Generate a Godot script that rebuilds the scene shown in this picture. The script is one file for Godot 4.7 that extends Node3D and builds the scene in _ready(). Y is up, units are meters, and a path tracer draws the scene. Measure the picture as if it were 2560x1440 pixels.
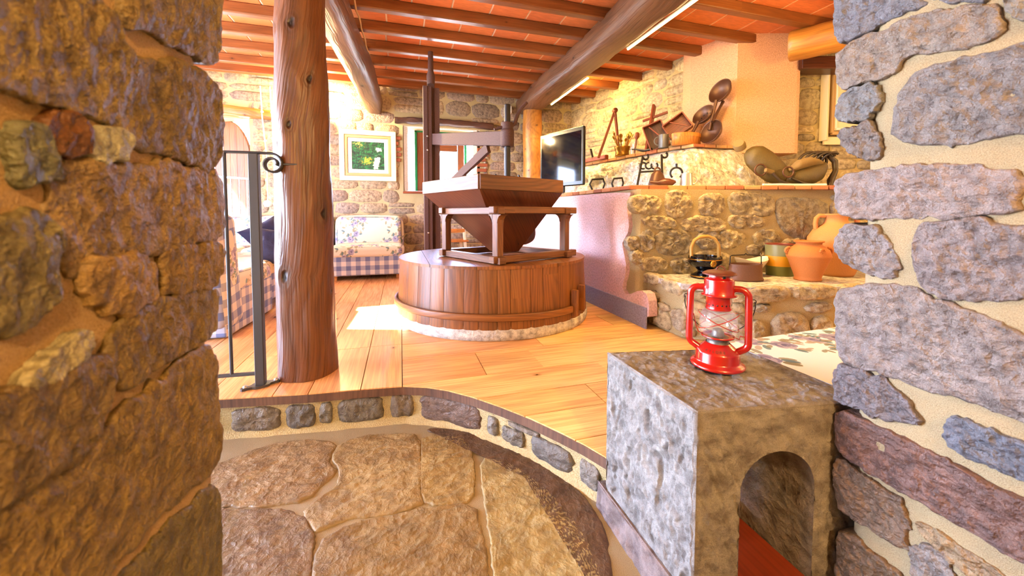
extends Node3D

var M := {}
func _ready():
	# ---------- camera, sky, sun, exposure ----------
	var cam := Camera3D.new()
	cam.name = "camera"
	cam.projection = Camera3D.PROJECTION_FRUSTUM
	cam.near = 0.05; cam.far = 100.0
	cam.size = 0.05 * 1440.0 / 950.0
	cam.frustum_offset = Vector2(0, -0.05 * 140.0 / 950.0)
	cam.position = Vector3(0, 0.87, 0)
	cam.rotation = Vector3(deg_to_rad(-2.69), deg_to_rad(-16.4), 0)
	var lens := CameraAttributesPhysical.new()
	lens.frustum_near = 0.05; lens.frustum_far = 100.0
	lens.frustum_focal_length = 35.0; lens.exposure_aperture = 13.0; lens.frustum_focus_distance = 2.2
	cam.attributes = lens
	add_child(cam)
	cam.current = true
	var we := WorldEnvironment.new()
	we.name = "world_environment"
	var env := Environment.new()
	env.background_mode = Environment.BG_SKY
	var sm := ProceduralSkyMaterial.new()
	sm.sky_top_color = Color(0.62, 0.74, 1.0); sm.sky_horizon_color = Color(0.86, 0.91, 1.0)
	sm.ground_bottom_color = Color(0.70, 0.72, 0.74); sm.ground_horizon_color = Color(0.86, 0.91, 1.0)
	sm.sky_energy_multiplier = 7.0; sm.ground_energy_multiplier = 5.0
	env.sky = Sky.new(); env.sky.sky_material = sm
	env.tonemap_mode = Environment.TONE_MAPPER_LINEAR
	env.tonemap_exposure = 1.0
	env.sdfgi_enabled = true; env.ssao_enabled = true; env.ssil_enabled = true
	we.environment = env
	add_child(we)
	var sun := DirectionalLight3D.new()
	sun.name = "sun"
	sun.light_energy = 90.0; sun.light_color = Color(1.0, 0.97, 0.92); sun.light_angular_distance = 1.0
	sun.shadow_enabled = true
	add_child(sun)
	sun.look_at_from_position(Vector3.ZERO, Vector3(1.0, -0.565, 0.25))
	for w in WINDOWS:                # daylight in the openings of the left and back walls
		var al := AreaLight3D.new()
		al.name = "window_daylight"
		al.area_size = Vector2(w[3], w[4])
		al.light_energy = w[6]; al.light_color = Color(0.85, 0.90, 1.0)
		al.shadow_enabled = true;
		add_child(al, true)
		al.position = Vector3(w[0], w[1], w[2]); al.rotation.y = w[5]
	build_materials()
	build_shell()
	build_ceiling()
	build_fireplace()
	corner_lamp()
	build_floor()
	build_passage()
	build_mill()
	build_left_side()
	build_back()
	build_shelf_things()
	build_bench_things()
	build_block()

# where the daylight comes in: middle x, y, z, width, height, turn, energy
const WINDOWS := [[-4.9, 1.15, -3.0, 3.0, 2.1, -1.5708, 25.0], [0.68, 1.72, -6.98, 0.86, 1.0, 3.14159, 4.0], [-3.38, 1.15, -6.98, 2.7, 2.2, 3.14159, 15.0]]

func build_materials():
	nz.seed = 5; nz.fractal_octaves = 3; nz.frequency = 1.0
	var ramp := [[0.0, 0.3, 0.5, 0.72, 1.0], [Color(0.50, 0.46, 0.42), Color(0.70, 0.67, 0.64), Color(0.83, 0.81, 0.78), Color(0.92, 0.90, 0.86), Color(1, 0.98, 0.94)]]
	var st := noise_tex(0.011, 6, ramp, 3, FastNoiseLite.TYPE_SIMPLEX_SMOOTH, 1024, 28.0)
	var sb := noise_tex(0.012, 6, null, 4, FastNoiseLite.TYPE_SIMPLEX_SMOOTH, 1024, 22.0, FastNoiseLite.FRACTAL_RIDGED)
	var speck := noise_tex(0.09, 4, [[0.0, 0.38, 0.55, 1.0], [Color(0.55, 0.52, 0.50), Color(0.86, 0.85, 0.84), Color(0.97, 0.97, 0.96), Color(1, 1, 1)]], 9, FastNoiseLite.TYPE_SIMPLEX_SMOOTH, 1024)
	var mt := noise_tex(0.12, 4, [[0.0, 0.5, 1.0], [Color(0.74, 0.71, 0.66), Color(0.92, 0.90, 0.87), Color(1, 1, 1)]], 7)
	var mbp := noise_tex(0.16, 4, null, 8)
	M.mortar_gold = mat(Color(0.70, 0.585, 0.39), 0.9, mt, Vector3.ONE * 5.0, true, mbp, 0.12)
	M.stone = mat(Color.WHITE, 0.7, st, Vector3.ONE * 1.6, true, sb, 1.0)
	M.stone_near = mat(Color.WHITE, 0.55, st, Vector3.ONE * 2.6, true, sb, 0.7)
	M.mortar = mat(Color(0.76, 0.69, 0.51), 0.9, mt, Vector3.ONE * 2.0, true, mbp, 0.6)
	M.mortar_near = mat(Color(0.64, 0.58, 0.45), 0.9, mt, Vector3.ONE * 5.0, true, mbp, 0.12)
	M.block = mat(Color(0.64, 0.64, 0.645), 0.85, st, Vector3.ONE * 1.3, true, sb, 0.5)
	for k in [M.stone, M.stone_near, M.block]:
		k.detail_enabled = true; k.detail_blend_mode = BaseMaterial3D.BLEND_MODE_MUL; k.detail_albedo = speck
		k.detail_uv_layer = BaseMaterial3D.DETAIL_UV_2
		k.uv2_triplanar = true; k.uv2_world_triplanar = true; k.uv2_scale = Vector3.ONE * (2.0 if k == M.stone else 4.0)
	M.plaster = mat(Color(0.87, 0.67, 0.53), 0.85, mt, Vector3.ONE * 0.9, true, mbp, 0.5)
	M.pink = mat(Color(0.93, 0.79, 0.81), 0.8, mt, Vector3.ONE * 0.8, true, mbp, 0.25)
	M.lilac = mat(Color(0.60, 0.60, 0.72), 0.7, mt, Vector3.ONE * 0.8, true, mbp, 0.3)
	M.white_wall = mat(Color(0.86, 0.83, 0.78), 0.9, mt, Vector3.ONE, true, mbp, 0.4)
	M.flag = mat(Color.WHITE, 0.55, noise_tex(0.014, 6, [[0.0, 0.4, 0.6, 1.0], [Color(0.66, 0.62, 0.58), Color(0.82, 0.79, 0.75), Color(0.90, 0.88, 0.84), Color(1, 0.98, 0.95)]], 21), Vector3.ONE * 1.6, true, sb, 0.4)
	M.brick = mat(Color.WHITE, 0.8, mt, Vector3.ONE * 3.0, true, mbp, 0.5)
	M.tile = mat(Color(0.90, 0.52, 0.29), 0.5, noise_tex(0.02, 3, [[0.0, 1.0], [Color(0.86, 0.84, 0.82), Color(1, 1, 1)]], 12), Vector3(0.7, 4, 4), true)
	M.grout = mat(Color(0.92, 0.85, 0.77), 0.9)
	var pine := wood_tex(11, 13.0, 0.18, [[0.2, 0.6, 0.028], [0.7, 1.3, 0.022], [0.45, 2.1, 0.03], [0.85, 2.9, 0.02], [0.1, 3.3, 0.026], [0.55, 3.6, 0.016], [0.33, 1.5, 0.012], [0.9, 0.4, 0.018]])
	var oak := wood_tex(23, 30.0, 0.5, [[0.3, 1.2, 0.02], [0.75, 3.1, 0.025]])
	var log_t := wood_tex(37, 14.0, 0.35, [[0.2, 0.45, 0.05], [0.36, 1.9, 0.045], [0.13, 2.55, 0.05], [0.3, 3.3, 0.05], [0.62, 2.2, 0.03], [0.8, 1.2, 0.04], [0.52, 0.8, 0.04]])
	var pil := wood_tex(41, 15.0, 0.5, [[0.80, 0.87, 0.05], [0.62, 0.55, 0.055], [0.68, 1.56, 0.04], [0.56, 1.83, 0.05], [0.62, 1.32, 0.035], [0.87, 0.45, 0.02], [0.86, 1.05, 0.018], [0.3, 1.0, 0.05]])
	M.floor = mat(Color(0.96, 0.80, 0.55), 0.27, pine, Vector3.ONE, false, pine, 0.05)
	M.lintel = mat(Color(0.30, 0.17, 0.10), 0.7, log_t)
	M.edge = mat(Color(0.40, 0.28, 0.20), 0.6, oak)
	M.beam = mat(Color(0.44, 0.31, 0.225), 0.42, log_t, Vector3.ONE, false, log_t, 1.0)
	M.beam_gold = mat(Color(0.70, 0.48, 0.20), 0.4, log_t, Vector3.ONE, false, log_t, 0.6)
	M.joist = mat(Color(0.52, 0.32, 0.17), 0.33, pine, Vector3.ONE, false, pine, 0.15)
	M.pillar = mat(Color(0.43, 0.265, 0.14), 0.4, pil, Vector3.ONE, false, pil, 1.2)
	M.tun = mat(Color(0.54, 0.34, 0.14), 0.45, oak, Vector3.ONE, false, oak, 0.15)
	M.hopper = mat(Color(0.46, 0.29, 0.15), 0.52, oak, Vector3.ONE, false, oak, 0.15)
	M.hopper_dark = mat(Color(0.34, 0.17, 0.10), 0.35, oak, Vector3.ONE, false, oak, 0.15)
	M.door = mat(Color(0.55, 0.30, 0.14), 0.4, oak, Vector3.ONE, false, oak, 0.1)
	M.light_wood = mat(Color(0.78, 0.50, 0.22), 0.4, oak)
	M.red_wood = mat(Color(0.55, 0.26, 0.12), 0.45, oak)
	M.plank_base = mat(Color(0.50, 0.20, 0.10), 0.4, pine)
	var ir := noise_tex(0.05, 4, [[0.0, 1.0], [Color(0.7, 0.68, 0.66), Color(1, 1, 1)]], 31)
	M.iron = mat(Color(0.36, 0.25, 0.225), 0.7, ir, Vector3.ONE * 3, true, null, 0.3, 0.4, 0.0)
	M.dark_iron = mat(Color(0.17, 0.15, 0.15), 0.4, ir, Vector3.ONE * 6, true, null, 0.3, 0.5, 0.5)
	M.rail = mat(Color(0.27, 0.27, 0.29), 0.45, null, Vector3.ONE, false, null, 0.3, 0.5, 0.3)
	M.bright_metal = mat(Color(0.80, 0.79, 0.78), 0.3, null, Vector3.ONE, false, null, 0.3, 0.5, 0.9)
	M.copper = mat(Color(0.40, 0.265, 0.19), 0.42, ir, Vector3.ONE * 5, true, null, 0.3, 0.5, 0.45)
	M.brass = mat(Color(0.72, 0.52, 0.18), 0.3, ir, Vector3.ONE * 8, true, null, 0.3, 0.5, 0.75)
	M.zinc = mat(Color(0.50, 0.49, 0.47), 0.45, ir, Vector3.ONE * 6, true, null, 0.3, 0.5, 0.6)
	M.green = mat(Color(0.05, 0.42, 0.20), 0.4)
	M.white = mat(Color(0.90, 0.88, 0.84), 0.5)
	M.cream = mat(Color(0.86, 0.80, 0.66), 0.55)
	M.gilt = mat(Color(0.70, 0.56, 0.36), 0.45)
	M.black = mat(Color(0.03, 0.03, 0.04), 0.25)
	M.screen = mat(Color(0.012, 0.016, 0.06), 0.06, null, Vector3.ONE, false, null, 0.3, 0.36)
	M.rope = mat(Color(0.72, 0.55, 0.32), 0.9)
	M.navy = mat(Color(0.13, 0.13, 0.25), 0.95, null, Vector3.ONE, false, mbp, 0.1)
	M.leather = mat(Color(0.36, 0.29, 0.11), 0.5, ir, Vector3.ONE * 3, true, mbp, 0.2)
	M.leather_dark = mat(Color(0.22, 0.15, 0.07), 0.5, ir, Vector3.ONE * 5, true)
	M.felt = mat(Color(0.56, 0.46, 0.28), 0.95, ir, Vector3.ONE * 6, true)
	M.glass = mat(Color(0.95, 0.97, 1.0, 0.08), 0.03)
	M.glass.transparency = BaseMaterial3D.TRANSPARENCY_ALPHA
	M.floral = mat(Color.WHITE, 0.95, floral_tex(Color(0.83, 0.77, 0.67)))
	M.floral_pale = mat(Color.WHITE, 0.95, floral_tex(Color(0.96, 0.95, 0.93)))
	M.check = mat(Color.WHITE, 0.95, check_tex(Color(0.84, 0.81, 0.76), Color(0.40, 0.43, 0.56)))

func check_tex(a: Color, b: Color) -> ImageTexture:
	var im := Image.create(64, 64, false, Image.FORMAT_RGB8)
	for y in 64:
		for x in 64:
			var k := (0.5 if x < 32 else 0.0) + (0.5 if y < 32 else 0.0)
			im.set_pixel(x, y, a.lerp(b, k) * (0.96 if (x + y) % 4 < 2 else 1.0))
	return ImageTexture.create_from_image(im)

func floral_tex(base: Color) -> ImageTexture:
	var s := 384
	var im := Image.create(s, s, false, Image.FORMAT_RGB8)
	im.fill(base)
	var rg := RandomNumberGenerator.new()
	rg.seed = 44
	var blob := func(cx: float, cy: float, r: float, sq: float, a: float, c: Color):
		for y in range(int(cy - r) - 1, int(cy + r) + 2):
			for x in range(int(cx - r) - 1, int(cx + r) + 2):
				var d := Vector2(x - cx, y - cy).rotated(-a)
				d.y /= sq
				if d.length() < r:
					var px := posmod(x, s)
					var py := posmod(y, s)
					im.set_pixel(px, py, im.get_pixel(px, py).lerp(c, 0.8))
	for f in 17:
		var cx := rg.randf() * s
		var cy := rg.randf() * s
		var R := rg.randf_range(17, 34)
		for k in 9:                   # leaves
			var a := rg.randf() * TAU
			var lc: Color = [Color(0.30, 0.42, 0.44), Color(0.52, 0.50, 0.38), Color(0.66, 0.60, 0.50)][rg.randi() % 3]
			blob.call(cx + cos(a) * R * 1.5, cy + sin(a) * R * 1.5, R * 0.5, 0.45, a + rg.randf_range(-0.6, 0.6), lc)
		if f % 3 == 2: continue
		for ring in 3:                # petals
			for k in 6 - ring:
				var a := TAU * k / (6 - ring) + ring
				var t := R * (0.72 - 0.27 * ring)
				blob.call(cx + cos(a) * t, cy + sin(a) * t, R * 0.42, 0.75, a + PI / 2, Color(0.42, 0.40, 0.52).lerp(Color(0.72, 0.67, 0.70), rg.randf()))
		blob.call(cx, cy, R * 0.22, 1.0, 0, Color(0.36, 0.33, 0.45))
	return ImageTexture.create_from_image(im)

# a wall between two plan points, as thick as given behind its face, with rectangular holes [along0, y0, along1, y1]
func wall_mass(a: Vector2, b: Vector2, y0: float, y1: float, thick: float, holes := []) -> MB:
	var m := MB.new()
	var l := a.distance_to(b)
	var ex := Vector3(b.x - a.x, 0, b.y - a.y) / l
	var o := Vector3(a.x, 0, a.y)
	var xs := [0.0, l]
	for h in holes: xs += [h[0], h[2]]
	xs.sort()
	for i in xs.size() - 1:
		if xs[i + 1] - xs[i] < 0.001: continue
		var mid: float = (xs[i] + xs[i + 1]) * 0.5
		var ys := [y0]
		for h in holes:
			if mid > h[0] and mid < h[2]: ys += [h[1], h[3]]
		ys.append(y1)
		for k in range(0, ys.size(), 2):
			if ys[k + 1] - ys[k] > 0.001:
				m.prism(PackedVector2Array([Vector2(xs[i], ys[k]), Vector2(xs[i + 1], ys[k]), Vector2(xs[i + 1], ys[k + 1]), Vector2(xs[i], ys[k + 1])]), o, ex, Vector3.UP, -thick, 0.0)
	return m

const TAN := [Color(0.61, 0.46, 0.30), Color(0.54, 0.41, 0.29), Color(0.50, 0.41, 0.33), Color(0.44, 0.34, 0.25), Color(0.65, 0.50, 0.32), Color(0.47, 0.35, 0.28)]
const PALE := [Color(0.78, 0.66, 0.41), Color(0.72, 0.60, 0.40), Color(0.65, 0.56, 0.41), Color(0.81, 0.68, 0.43), Color(0.60, 0.52, 0.36)]

func build_shell():
	# back wall: the doorway (along 0.4 to 1.45) and the small window
	var back := setting("wall_back", wall_mass(Vector2(-4.9, -6.3), Vector2(3.05, -6.3), -0.3, 3.1, 0.68, [[0.15, 0.0, 2.86, 2.22], [4.96, 1.22, 6.2, 2.27]]), M.mortar, "rubble stone back wall with sandy joints behind the sofas")
	rubble(back, Vector3(-3.4, 0, -6.3), Vector3.RIGHT, Vector3.UP, 6.42, 2.94, [Rect2(0.3, -0.1, 1.1, 2.44), Rect2(3.4, 1.17, 1.36, 1.2)], Vector2(0.13, 0.26), Vector2(0.22, 0.5), TAN, M.stone, 101, 0.014, 0.014, 12, 3)
	# right wall runs slightly outwards towards the camera
	var right := setting("wall_right", wall_mass(Vector2(2.95, -6.3), Vector2(3.6, -3.85), 0.0, 3.1, 0.5), M.mortar, "rubble stone right wall above the long shelf")
	var e := Vector3(0.77, 0, 2.9).normalized()
	rubble(right, Vector3(2.95, 1.0, -6.3), e, Vector3.UP, 2.5, 1.95, [], Vector2(0.1, 0.24), Vector2(0.2, 0.48), PALE, M.stone, 202, 0.02, 0.014, 12, 3)
	# farther right, beyond the chimney breast
	var e2 := Vector3(1.9, 0, 0.55).normalized()
	var far := setting("wall_chimney", wall_mass(Vector2(3.55, -3.72), Vector2(5.6, -3.126), 0.0, 3.1, 0.5), M.mortar, "rubble stone wall around the peach chimney breast")
	rubble(far, Vector3(3.55, 1.0, -3.72), Vector3(2.05, 0, 0.594).normalized(), Vector3.UP, 2.1, 1.95, [Rect2(0.12, 0.55, 0.72, 1.5)], Vector2(0.12, 0.26), Vector2(0.2, 0.42), PALE, M.stone, 303, 0.022, 0.016, 14, 4)
	# left wall with the big opening to the yard, unseen from the doorway
	setting("wall_left", wall_mass(Vector2(-4.8, 0.0), Vector2(-4.8, -6.9), -0.3, 3.1, 0.15, [[1.5, 0.1, 4.5, 2.2], [3.95, 2.36, 5.0, 2.88]]), M.white_wall)
	var porch := MB.new()
	porch.box(Vector3(-6.95, 2.33, -3.2), Vector3(4.02, 0.12, 5.4), Basis.IDENTITY, 0.0)
	setting("roof_porch", porch, M.white_wall)
	var side := setting("wall_east", wall_mass(Vector2(5.5, -3.6), Vector2(5.5, 0.0), -0.3, 3.1, 0.3), M.white_wall)
	side.set_meta("label", "plain plaster wall hidden behind the right doorway pier")

func build_ceiling():
	var back := MB.new()
	back.box(Vector3(0.3, 2.995, -3.15), Vector3(10.8, 0.204, 7.6), Basis.IDENTITY, 0.0)
	var ceil := setting("ceiling", back, M.grout, "terracotta tile ceiling on brown wooden joists")
	var rg := RandomNumberGenerator.new()
	rg.seed = 9
	var zs := [-6.07, -5.7, -5.24, -4.79, -4.33, -3.88, -3.43, -2.98, -2.53, -2.08, -1.63, -1.18, -0.8]
	for i in zs.size():
		var z: float = zs[i]
		var x1 := minf(3.72 - (-3.4 - z) * 0.2655, 5.4) if z < -3.45 else 5.4
		var j := MB.new()
		j.uvo = Vector2(rg.randf(), rg.randf())
		var g := rg.randf_range(0.85, 1.12)
		j.col = Color(g, g, g)
		j.box(Vector3((-4.8 + x1) / 2, 2.834, z), Vector3(x1 + 4.8, 0.108, 0.086), Basis(Vector3.UP, rg.randf_range(-0.006, 0.006)), 0.012)
		part("joist", j, M.joist, ceil)
	var n := 0
	var rest := MB.new()
	for i in zs.size():
		var z0: float = zs[i]
		var z1: float = zs[i + 1] if i < zs.size() - 1 else -0.5
		var x := -3.3 + rg.randf() * 0.2
		while x < 5.3:
			var t := MB.new()
			var many := n >= 290 or z0 > -1.7
			if many: t = rest
			var g := rg.randf_range(0.86, 1.1)
			t.col = Color(g, g * rg.randf_range(0.92, 1.06), g)
			t.box(Vector3(x + 0.19, 2.898 - rg.randf() * 0.003, (z0 + z1) / 2), Vector3(0.364, 0.02, z1 - z0 - 0.012), Basis.IDENTITY, 0.003)
			if not many:
				part("tile", t, M.tile, ceil)
				n += 1
			x += 0.38
	part("tile_field", rest, M.tile, ceil).set_meta("kind", "stuff")

# a hand-hewn beam along a path, with flattened sides
func log_mesh(path: Array, w: float, h: float, square: float, rough: float, sd: float) -> MB:
	var m := MB.new()
	var P := []
	var n := 40
	for i in n + 1:
		var f := float(i) / n * (path.size() - 1)
		var k := mini(int(f), path.size() - 2)
		var c: Vector3 = path[k].lerp(path[k + 1], f - k)
		var t: Vector3 = (path[-1] - path[0]).normalized()
		var sx := Vector3.UP.cross(t).normalized() if absf(t.y) < 0.9 else Vector3.RIGHT
		var sy := t.cross(sx)
		var row := PackedVector3Array()
		var shrink := 0.93 if i == 0 or i == n else 1.0
		for j in 33:
			var a := TAU * j / 32
			var d := Vector2(cos(a), sin(a))
			var q := pow(pow(absf(d.x), square) + pow(absf(d.y), square), -1.0 / square)
			var p := c + sx * d.x * q * w * 0.5 * shrink + sy * d.y * q * h * 0.5 * shrink
			var s := p + Vector3(sd, 0, 0)
			var r := (nse(Vector3(s.x * 6, s.y * 6, s.z * 1.2), 0.5) * 1.2 + nse(s, 5.0) * 0.5) * rough
			row.append(p + (sx * d.x + sy * d.y) * r)
		P.append(row)
	m.grid(P, true, 1.0, 0.25)
	var t0: Vector3 = (path[-1] - path[0]).normalized()
	m.cap(P[0].slice(0, 32), -t0)
	m.cap(P[-1].slice(0, 32), t0)
	return m

func build_fireplace():
	var plan := PackedVector2Array([Vector2(1.82, 6.28), Vector2(1.82, 2.65), Vector2(1.84, 2.62), Vector2(3.47, 2.34), Vector2(5.45, 2.0), Vector2(5.45, 3.1), Vector2(3.72, 3.6), Vector2(3.72, 3.4), Vector2(2.95, 6.28)])
	var m := MB.new()
	m.prism(plan, Vector3.ZERO, Vector3.RIGHT, Vector3.FORWARD, 0.0, 1.07)
	var fp := setting("wall_hearth", m, M.mortar, "yellowish rubble stone hearth front under the brick-edged shelf")
	var o := Vector3(1.83, 0, -2.63)
	var ex := Vector3(1.64, 0, 0.28).normalized()
	for i in HEARTH_STONES.size():
		var q: Color = PALE[(i * 3) % 5] * (0.82 if i in [4, 11, 8] else 0.95)
		part("stone", stone(resample(grown(poly2(HEARTH_STONES[i]), 0.021), 44), o, ex, Vector3.UP, 0.022, 0.03, 0.020, 12, q, 14.0, 14.0), M.stone, fp)
	rubble(fp, Vector3(3.5, 0.40, -2.335), Vector3(1.98, 0, 0.34).normalized(), Vector3.UP, 1.9, 0.64, [], Vector2(0.13, 0.22), Vector2(0.2, 0.36), PALE, M.stone, 88, 0.03, 0.02, 16, 5)
	# pink plaster with a wavy cut edge on the left face
	var edge := [-2.674, 1.068, -2.689, 1.001, -2.743, 0.944, -2.719, 0.881, -2.689, 0.783, -2.715, 0.7, -2.8, 0.635, -2.768, 0.557, -2.732, 0.477, -2.724, 0.378, -2.779, 0.285, -2.772, 0.215, -2.685, 0.205, -2.568, 0.270, -2.478, 0.285, -2.419, 0.239, -2.422, 0.0, -6.28, 0.0, -6.28, 1.068]
	var pl := MB.new()
	pl.prism(resample(smooth_outline(poly2(edge), 2), 160), Vector3(1.82, 0, 0), Vector3(0, 0, 1), Vector3.UP, -0.04, 0.028)
	for i in pl.V.size():
		if pl.V[i].x < 1.8: pl.V[i].x = 1.785
	part("pink_plaster", pl, M.pink, fp, "smooth pink plaster with a wavy edge")
	var bb := MB.new()
	bb.prism(PackedVector2Array([Vector2(-6.28, 0), Vector2(-2.44, 0), Vector2(-2.44, 0.16), Vector2(-4, 0.165), Vector2(-6.28, 0.16)]), Vector3(1.784, 0, 0), Vector3(0, 0, 1), Vector3.UP, 0.0, 0.012)
	for i in bb.V.size(): bb.V[i].x = 1.785 if bb.V[i].x > 1.78 else 1.772
	setting("baseboard_right", bb, M.lilac, "lilac grey painted skirting band under the pink plaster")
	# shelf: slab with a front edge of bricks
	var line := [Vector3(1.79, 0, -6.2), Vector3(1.79, 0, -2.7), Vector3(2.27, 0, -2.6), Vector3(2.71, 0, -2.46), Vector3(3.5, 0, -2.22), Vector3(5.4, 0, -1.72)]
	var sh := thing("mantel_shelf", "long hearth shelf edged with flat reddish bricks, holding the iron tools and horse collar", "shelf", Vector3(2.5, 1.07, -3.0))
	var sp := PackedVector2Array([Vector2(1.86, 6.25), Vector2(1.86, 2.76), Vector2(2.27, 2.68), Vector2(2.71, 2.54), Vector2(3.5, 2.3), Vector2(5.42, 1.8), Vector2(5.42, 3.1), Vector2(3.72, 3.6), Vector2(3.7, 3.45), Vector2(2.97, 6.25)])
	var sl := MB.new()
	sl.prism(sp, Vector3.ZERO, Vector3.RIGHT, Vector3.FORWARD, 1.07, 1.102)
	part("slab", sl, M.mortar, sh)
	bricks_along(sh, line, 1.07, 0.036, 0.15, 0.12, 71)
	# upper ledge along the right wall
	var up := [Vector3(2.62, 0, -5.9), Vector3(2.74, 0, -5.1), Vector3(2.84, 0, -4.4), Vector3(2.95, 0, -3.9), Vector3(3.09, 0, -3.46), Vector3(3.66, 0, -3.42)]
	var us := thing("upper_ledge", "narrow brick-edged ledge above the rough hood, holding ladles, boxes and utensils", "shelf", Vector3(3.0, 1.6, -4.2))
	var usl := MB.new()
	usl.prism(PackedVector2Array([Vector2(2.7, 5.9), Vector2(2.82, 5.1), Vector2(2.92, 4.4), Vector2(3.04, 3.96), Vector2(3.15, 3.53), Vector2(3.63, 3.49), Vector2(3.58, 3.86), Vector2(3.03, 5.9)]), Vector3.ZERO, Vector3.RIGHT, Vector3.FORWARD, 1.605, 1.642)
	part("slab", usl, M.mortar, us)
	bricks_along(us, up, 1.605, 0.036, 0.16, 0.1, 72)
	# rough hood of boulders between shelf and ledge
	var hb := MB.new()
	var P := []
	var low := [Vector3(2.3, 1.1, -6.0), Vector3(2.38, 1.1, -5.1), Vector3(2.5, 1.1, -4.4), Vector3(2.62, 1.1, -3.75), Vector3(2.82, 1.1, -3.2), Vector3(3.45, 1.1, -3.05), Vector3(3.85, 1.1, -3.2)]
	var top := [Vector3(2.67, 1.605, -5.9), Vector3(2.79, 1.605, -5.1), Vector3(2.89, 1.605, -4.4), Vector3(3.0, 1.605, -3.94), Vector3(3.13, 1.605, -3.51), Vector3(3.62, 1.6, -3.47), Vector3(3.95, 1.6, -3.5)]
	for i in 41:
		var row := PackedVector3Array()
		for j in 201:
			var f := j / 200.0 * 6
			var k := mini(int(f), 5)
			var a: Vector3 = low[k].lerp(low[k + 1], f - k)
			var b: Vector3 = top[k].lerp(top[k + 1], f - k)
			var t := i / 40.0
			var c := a.lerp(b, t)
			var nrm := Vector3(-0.75, 0.45, 0.5).normalized()
			c += nrm * (sin(PI * t) * 0.1 + (sin(PI * t) * 0.8 + 0.1) * (nse(c, 2.6) * 0.16 + absf(nse(c, 5.5)) * 0.09 + nse(c, 16.0) * 0.022 - 0.05 * exp(-pow(nse(c, 3.4) / 0.07, 2)) - 0.02 * exp(-pow(nse(c + Vector3(3, 3, 3), 6.0) / 0.08, 2))))
			row.append(c)
		P.append(row)
	hb.grid(P)
	hb.col = lin(0.60, 0.53, 0.41)
	var hood := setting("wall_hood", hb, M.stone, "bulging rough stone hood between the two brick-edged shelves")
	# chimney breast
	var cb := MB.new()
	cb.prism(resample(PackedVector2Array([Vector2(3.649, 3.451), Vector2(4.33, 3.249), Vector2(4.36, 3.36), Vector2(4.4, 3.6), Vector2(3.5, 4.15), Vector2(3.44, 3.95)]), 60), Vector3.ZERO, Vector3.RIGHT, Vector3.FORWARD, 1.56, 2.98)
	setting("wall_chimney_breast", cb, M.plaster, "peach plastered chimney breast rising to the ceiling beside the ladles")
	# bench
	var bn := MB.new()
	bn.prism(PackedVector2Array([Vector2(1.9, 2.6), Vector2(1.9, 2.2), Vector2(2.2, 1.97), Vector2(2.83, 1.815), Vector2(5.4, 1.2), Vector2(5.4, 1.99), Vector2(3.47, 2.325)]), Vector3.ZERO, Vector3.RIGHT, Vector3.FORWARD, 0.0, 0.36)
	var bench := thing("stone_bench", "low rubble stone hearth bench under the pots and jars", "bench", Vector3(2.4, 0, -2.3))
	part("body", bn, M.mortar, bench)
	var tp := MB.new()
	tp.prism(PackedVector2Array([Vector2(1.885, 2.605), Vector2(1.885, 2.19), Vector2(2.19, 1.955), Vector2(2.82, 1.8), Vector2(5.4, 1.18), Vector2(5.4, 1.99), Vector2(3.47, 2.325)]), Vector3.ZERO, Vector3.RIGHT, Vector3.FORWARD, 0.345, 0.385)
	var slab_m = M.stone
	tp.col = lin(0.80, 0.72, 0.55)
	part("seat_slab", tp, slab_m, bench)
	var rows := [[BENCH_STONES, Vector3(2.19, 0, -1.965), Vector3(0.63, 0, 0.155).normalized()], [BENCH_SIDE_STONES, Vector3(1.895, 0, -2.62), Vector3(0.005, 0, 0.45).normalized()]]
	for r in rows:
		for i in r[0].size():
			var q: Color = PALE[(i * 2 + 1) % 5]
			part("stone", stone(resample(grown(poly2(r[0][i]), 0.013), 32), r[1], r[2], Vector3.UP, 0.025, 0.03, 0.02, 8, q, 14.0), M.stone, bench)
	rubble(bench, Vector3(1.9, 0.0, -2.2), Vector3(0.3, 0, 0.235).normalized(), Vector3.UP, 0.38, 0.34, [], Vector2(0.09, 0.14), Vector2(0.12, 0.2), PALE, M.stone, 55, 0.02, 0.015, 16, 5)

func bricks_along(parent: Node3D, line: Array, y: float, h: float, w: float, deep: float, sd: int):
	var rg := RandomNumberGenerator.new()
	rg.seed = sd
	for k in line.size() - 1:
		var a: Vector3 = line[k]
		var b: Vector3 = line[k + 1]
		var l := a.distance_to(b)
		var e := (b - a) / l
		var inn := e.cross(Vector3.UP) * -1.0
		var n := maxi(1, int(round(l / w)))
		for i in n:
			var m := MB.new()
			var g := rg.randf_range(0.8, 1.15)
			m.col = [lin(0.80, 0.55, 0.36), lin(0.86, 0.66, 0.44), lin(0.76, 0.46, 0.30)][rg.randi() % 3] * g
			m.col.a = 1
			var c := a + e * l * (i + 0.5) / n + inn * deep * 0.5 + Vector3(0, y + h / 2, 0)
			m.box(c, Vector3(l / n - 0.008, h * rg.randf_range(0.9, 1.05), deep), Basis(e, Vector3.UP, e.cross(Vector3.UP)), 0.006)
			part("brick", m, M.brick, parent)

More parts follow.
